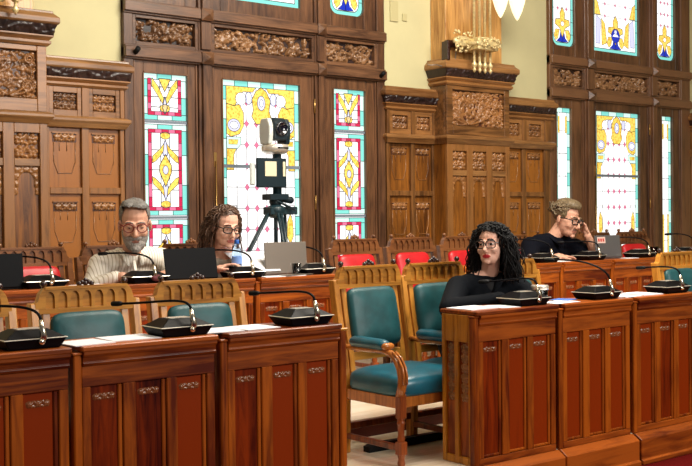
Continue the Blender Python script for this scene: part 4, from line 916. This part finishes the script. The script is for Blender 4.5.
        m.tube([s.H((-.034+rx, yy, .004)), s.H((0, yy-.008, .007)), s.H((.034-rx, yy, .004))], th*s.hs, 6); m.build('glasses', mat, s.t)
    def shirt(s, name, mat, hip, chest, neck, shl, shr, arms, k=1.0, grow=.014, vox=.009, cut=.02):
        m = MB(); nk = Vector(neck); s.torso(hip, chest, nk-Vector((0, 0, cut)), shl, shr, k, m, grow)
        for pts, rs in arms: s.limb(pts, rs, m)
        return remeshed(m, name, vox, .5, [mat], s.t, 5)
def curls(P, name, mat, n, seed, ln, vol, rad=.009, thick=.0055, wave=16, front=.62, lift=.012, lean=0.0, base=(.08, .1, .094)):
    """curly hair: corkscrew locks rooted on the scalp, brushed to the sides and back, face kept clear; one mesh"""
    R = random.Random(seed); m = MB(); k = P.hs; made = 0
    while made < n:
        th = math.acos(R.uniform(-.25, 1)); ph = R.uniform(-PI, PI); d = Vector((math.sin(th)*math.sin(ph), math.sin(th)*math.cos(ph), math.cos(th)))
        if d.y < -.3 and d.z < front+.25*abs(d.x): continue
        if d.z < .1 and d.y < .1: continue
        made += 1
        r0 = Vector((d.x*base[0], .02+d.y*base[1], .038+d.z*base[2])); top = r0+d*lift*R.uniform(.4, 1.6)
        sx = 1 if d.x+R.gauss(lean, .12) > 0 else -1; back = d.y > .45 and abs(d.x) < .6; L_ = R.uniform(*ln); V = R.uniform(*vol)
        if back: p1 = Vector((d.x*.1+R.gauss(0, .02), .12+V*.5, .03)); p2 = Vector((d.x*(.1+V)+R.gauss(0, .03), .1+V*.6, -L_))
        else:
            yy = max(r0.y, -.028)+R.uniform(0, .03); p1 = Vector((sx*(.092+V*.75), yy, R.uniform(.02, .06))); p2 = Vector((sx*(.07+V+R.gauss(0, .012)), max(yy, -.03)+R.uniform(0, .04), -L_))
        N = 22; pts = []; rs = []; a0 = R.uniform(0, 6.28); sg = R.choice((-1, 1)); w = wave*R.uniform(.7, 1.2)
        for j in range(N):
            u = j/(N-1); q = r0*(1-u)**3+top*3*u*(1-u)**2+p1*3*u*u*(1-u)+p2*u**3; rr = rad*min(1, u*4)*R.uniform(.85, 1.15); a = a0+sg*u*w
            q = q+Vector((math.cos(a)*rr, math.sin(a)*rr, .3*math.sin(a)*rr)); pts.append(P.H(q)); rs.append(thick*k*(1-.4*u))
        m.tube(pts, rs, 5)
    return m.build(name, mat, P.t)
def scalp(P, name, mat, blobs, cut, vox=.005, rough=0.0, seed=1):
    """close-cropped hair: ellipsoid shell kept clear of the face by cut(q)"""
    m = MB(); k = P.hs
    for c, r in blobs: m.ell(P.H(c), tuple(x*k for x in r), P.M, 24)
    o = remeshed(m, name, vox, .5, [mat], P.t, 2); me = o.data; R = random.Random(seed); Mi = P.M.transposed()
    bm = bmesh.new(); bm.from_mesh(me)
    dele = [f for f in bm.faces if cut(Mi @ (f.calc_center_median()-P.h)/k)]
    bmesh.ops.delete(bm, geom=dele, context='FACES')
    if rough:
        for v in bm.verts: v.co += v.normal*R.uniform(-.3, 1)*rough
    bm.to_mesh(me); bm.free(); return o
# ---- grey-bearded man at the left
P = Person('man with grey beard and round glasses in a pale striped shirt, looking down', (3.43, 6.95, T2), (3.30, 6.60, 1.42), (-.42, -.9), -.2, .0, 1.33, 'skin')
nk = (3.34, 6.74, 1.215); hip = (3.43, 6.98, .74); ch = (3.38, 6.86, 1.02); sl = (3.14, 6.82, 1.13); sr = (3.60, 6.80, 1.16)
P.head(nk); P.torso(hip, ch, nk, sl, sr, 1.08); P.limb([sl, (3.04, 6.74, .98), (3.18, 6.56, 1.065)], [.058, .046, .032]); P.limb([sr, (3.69, 6.72, 1.0), (3.52, 6.58, 1.065)], [.058, .046, .032])
P.hand((3.18, 6.56, 1.065), (.6, -.3, -.02), (0, 0, -1), .25, 1.0, 1); P.hand((3.52, 6.58, 1.065), (-.7, -.1, -.02), (0, 0, -1), .25, 1.0, -1)
P.legs(hip, .55, 6.62); P.finish('skin_lip', (.0022, -.004, 0))
P.shirt('shirt', 'striped_shirt', hip, ch, nk, sl, sr, [([sl, (3.04, 6.74, .98), (3.15, 6.60, 1.055)], [.082, .07, .05]), ([sr, (3.69, 6.72, 1.0), (3.56, 6.60, 1.06)], [.082, .07, .05])], 1.08, .02)
cl = MB()
for sg in (-1, 1): cl.tube([P.neck+Vector((sg*.075, .05, .03)), P.neck+Vector((sg*.095, -.02, .015)), P.neck+Vector((sg*.065-.02, -.085, -.02)), P.neck+Vector((sg*.05-.03, -.115, -.085))], [.022, .03, .03, .01], 8, 0, True, .4)
cl.tube([P.neck+Vector((-.03, -.1, -.05)), P.neck+Vector((-.03, -.135, -.16)), P.neck+Vector((-.02, -.14, -.25))], [.012, .014, .014], 8, 0, True, .4)
cl.build('collar', 'striped_shirt', P.t)
scalp(P, 'hair', 'grey_hair', [((0, .024, .046), (.0785, .096, .085)), ((.012, -.03, .098), (.055, .045, .024)), ((-.03, -.01, .098), (.04, .06, .03))], lambda q: (q.y < -.03 and q.z < .102-.25*max(0, q.x)) or (q.z < .05 and q.y < -.02) or (q.z < -.03) or (q.z < 0 and q.y < .03), .005, .004)
curls(P, 'hair_top', 'grey_hair', 70, 6, (-.1, -.06), (-.035, -.015), .002, .004, 2, .8, .003)
scalp(P, 'beard', 'grey_beard', [((0, -.022, -.045), (.067, .074, .088)), ((0, -.045, -.09), (.051, .056, .045)), ((0, -.088, -.112), (.026, .02, .022)), ((0, -.086, -.058), (.03, .014, .008))], lambda q: q.z > -.05+.9*max(0, abs(q.x)-.036) or q.y > .0 or ((q.x/.019)**2+((q.z+.075)/.0065)**2 < 1), .005, .004, 3)
P.brows('grey_hair', .022); P.glasses('glasses_red', .025, .022, .003)
# ---- woman with curly brown hair
P = Person('woman with curly brown hair and dark glasses reading a sheaf of papers', (4.10, 6.95, T2), (4.035, 6.61, 1.39), (-.1, -1), -.2, .06, 1.2, 'skin_pale')
nk = (4.085, 6.73, 1.185); hip = (4.09, 6.98, .74); ch = (4.12, 6.85, .99); sl = (3.93, 6.81, 1.085); sr = (4.31, 6.80, 1.085)
P.head(nk); P.torso(hip, ch, nk, sl, sr, .95); P.limb([sl, (3.86, 6.72, 1.0), (3.93, 6.58, 1.075)], [.05, .04, .027]); P.limb([sr, (4.40, 6.7, .99), (4.30, 6.58, 1.07)], [.05, .04, .027])
P.hand((3.93, 6.58, 1.075), (.45, -.35, .25), (.2, -.2, -.9), .5, 1.12, 1); P.hand((4.30, 6.6, 1.07), (-.5, -.2, .05), (0, 0, -1), .3, 1.0, -1)
P.legs(hip, .55, 6.62); P.finish('lips', (.0035, -.004, 0))
P.shirt('cardigan', 'cardigan', hip, ch, nk, sl, sr, [([sl, (3.86, 6.72, 1.0), (3.91, 6.62, 1.05)], [.075, .062, .045]), ([sr, (4.40, 6.7, .99), (4.34, 6.62, 1.05)], [.075, .062, .045])], .95, .016, .009, .05)
curls(P, 'hair', 'brown_hair', 260, 5, (.06, .2), (.0, .045), .0095, .0048, 17, .66, .014, .18)
scalp(P, 'hair_roots', 'brown_hair', [((0, .024, .043), (.08, .099, .088))], lambda q: (q.y < -.03 and q.z < .09-.3*max(0, -q.x)) or (q.z < .05 and q.y < -.01) or q.z < -.06, .006, .006)
P.brows('brown_hair'); P.glasses('glasses_black', .0265, .018, .0036, True)
# ---- woman in black, front right
P = Person('woman in black with long black curls and dark glasses, seated at the front', (4.93, 4.98, 0), (4.935, 4.81, 1.262), (-.9, -.43), .06, -.05, 1.08, 'skin_pale', .0045)
nk = (4.985, 4.87, 1.075); hip = (4.86, 4.99, .60); ch = (4.96, 4.90, .87); sl = (4.775, 4.95, .985); sr = (5.17, 4.82, .985)
P.head(nk); P.torso(hip, ch, nk, sl, sr, .92); P.limb([sl, (4.55, 4.80, .86), (4.76, 4.57, .925)], [.05, .042, .03]); P.limb([sr, (5.24, 4.70, .88), (5.0, 4.60, .925)], [.05, .042, .03])
P.hand((4.77, 4.565, .925), (.9, -.05, 0), (0, 0, -1), .3, .95, 1); P.hand((4.99, 4.605, .925), (-.9, .05, 0), (0, 0, -1), .3, .95, -1)
P.legs(hip, .56, 4.66); P.finish('red_lips', (.0064, .001, -.002))
P.shirt('blazer', 'dark_blazer', hip, ch, nk, sl, sr, [([sl, (4.55, 4.80, .87), (4.77, 4.575, .93)], [.08, .066, .048]), ([sr, (5.24, 4.70, .89), (5.0, 4.61, .93)], [.08, .066, .048])], .95, .02, .008, .05)
bt2 = MB(); nn = P.neck; fdir = Vector((-.86, -.5, 0)).normalized(); sd = Vector((-fdir.y, fdir.x, 0))
bt2.ell(nn+fdir*.06+Vector((0, 0, -.13)), (.075, .05, .1), Matrix((sd, fdir, Vector((0, 0, 1)))).transposed(), 16); bt2.build('top', 'black_top', P.t)
lp = MB()
for sg in (-1, 1): lp.tube([nn+sd*sg*.075+Vector((0, 0, .0)), nn+sd*sg*.08+fdir*.07+Vector((0, 0, -.05)), nn+sd*sg*.03+fdir*.135+Vector((0, 0, -.19))], [.015, .028, .01], 8, 0, True, .4)
lp.build('lapel', 'dark_blazer', P.t)
curls(P, 'hair', 'black_hair', 520, 9, (.10, .235), (.01, .085), .0125, .0052, 22, .62, .03, -.1)
scalp(P, 'hair_roots', 'black_hair', [((0, .024, .046), (.083, .103, .093))], lambda q: (q.y < -.035 and q.z < .086-.35*max(0, q.x)) or (q.z < .055 and q.y < -.005) or q.z < -.08, .006, .006)
P.brows('black_hair', .026, .0048); P.glasses('glasses_black', .027, .022, .0034, True)
er = MB(); er.ell(P.H((.082, .005, -.05)), .006*P.hs); er.build('earring', 'chrome', P.t)
# ---- man in the navy polo, right
P = Person('man with tousled sandy hair and dark glasses in a navy polo, cheek on his hand', (8.1, 6.95, T2), (7.90, 6.68, 1.415), (.06, -1), -.24, .08, 1.38, 'skin')
nk = (7.83, 6.79, 1.235); hip = (8.05, 7.0, .74); ch = (7.88, 6.88, 1.03); sl = (7.6, 6.88, 1.155); sr = (8.11, 6.76, 1.13)
P.head(nk); P.torso(hip, ch, nk, sl, sr, 1.12); P.limb([sl, (7.45, 6.76, .97), (7.66, 6.58, 1.06)], [.06, .05, .035]); P.limb([sr, (8.23, 6.60, 1.055), (8.075, 6.575, 1.25)], [.062, .052, .037])
P.hand((7.66, 6.58, 1.06), (.8, -.2, 0), (0, 0, -1), .3, 1.1, 1); P.hand((8.075, 6.575, 1.25), (-.25, .1, .75), (-.75, .35, -.1), .8, 1.2, 1)
P.legs(hip, .55, 6.62); P.finish('skin_lip', (.0034, -.004, 0))
P.shirt('polo_shirt', 'navy_polo', hip, ch, nk, sl, sr, [([sl, (7.47, 6.77, .99)], [.094, .085]), ([sr, (8.21, 6.66, 1.06)], [.09, .082])], 1.14, .022)
cl = MB(); fd = Vector((.2, -.98, 0)); sd = Vector((.98, .2, 0)); 
for sg in (-1, 1): cl.tube([P.neck+sd*sg*.07-fd*.06+Vector((0, 0, .03)), P.neck+sd*sg*.085+fd*.02+Vector((0, 0, .0)), P.neck+sd*sg*.05+fd*.09+Vector((0, 0, -.06)), P.neck+sd*sg*.03+fd*.1+Vector((0, 0, -.1))], [.018, .025, .025, .01], 8, 0, True, .5)
cl.build('collar', 'navy_polo', P.t)
scalp(P, 'hair', 'sandy_hair', [((0, .026, .05), (.082, .1, .09)), ((0, -.01, .1), (.068, .07, .04)), ((-.01, -.04, .1), (.045, .035, .024))], lambda q: (q.y < -.035 and q.z < .085) or (q.z < .025 and q.y < -.028) or q.z < -.065 or (q.z < -.015 and q.y < .02), .006, .006, 4)
curls(P, 'hair_tufts', 'sandy_hair', 170, 12, (-.10, -.03), (-.02, .01), .005, .0055, 4, .5, .02, .2)
P.brows('sandy_hair'); P.glasses('glasses_black', .0265, .019, .0042, True)
ms = MB(); ms.tube([P.H((-.026, -.088, -.06)), P.H((-.012, -.097, -.056)), P.H((0, -.1, -.055)), P.H((.012, -.097, -.056)), P.H((.026, -.088, -.06))], [.003, .006, .006, .006, .003], 6); ms.build('moustache', 'brown_hair', P.t)
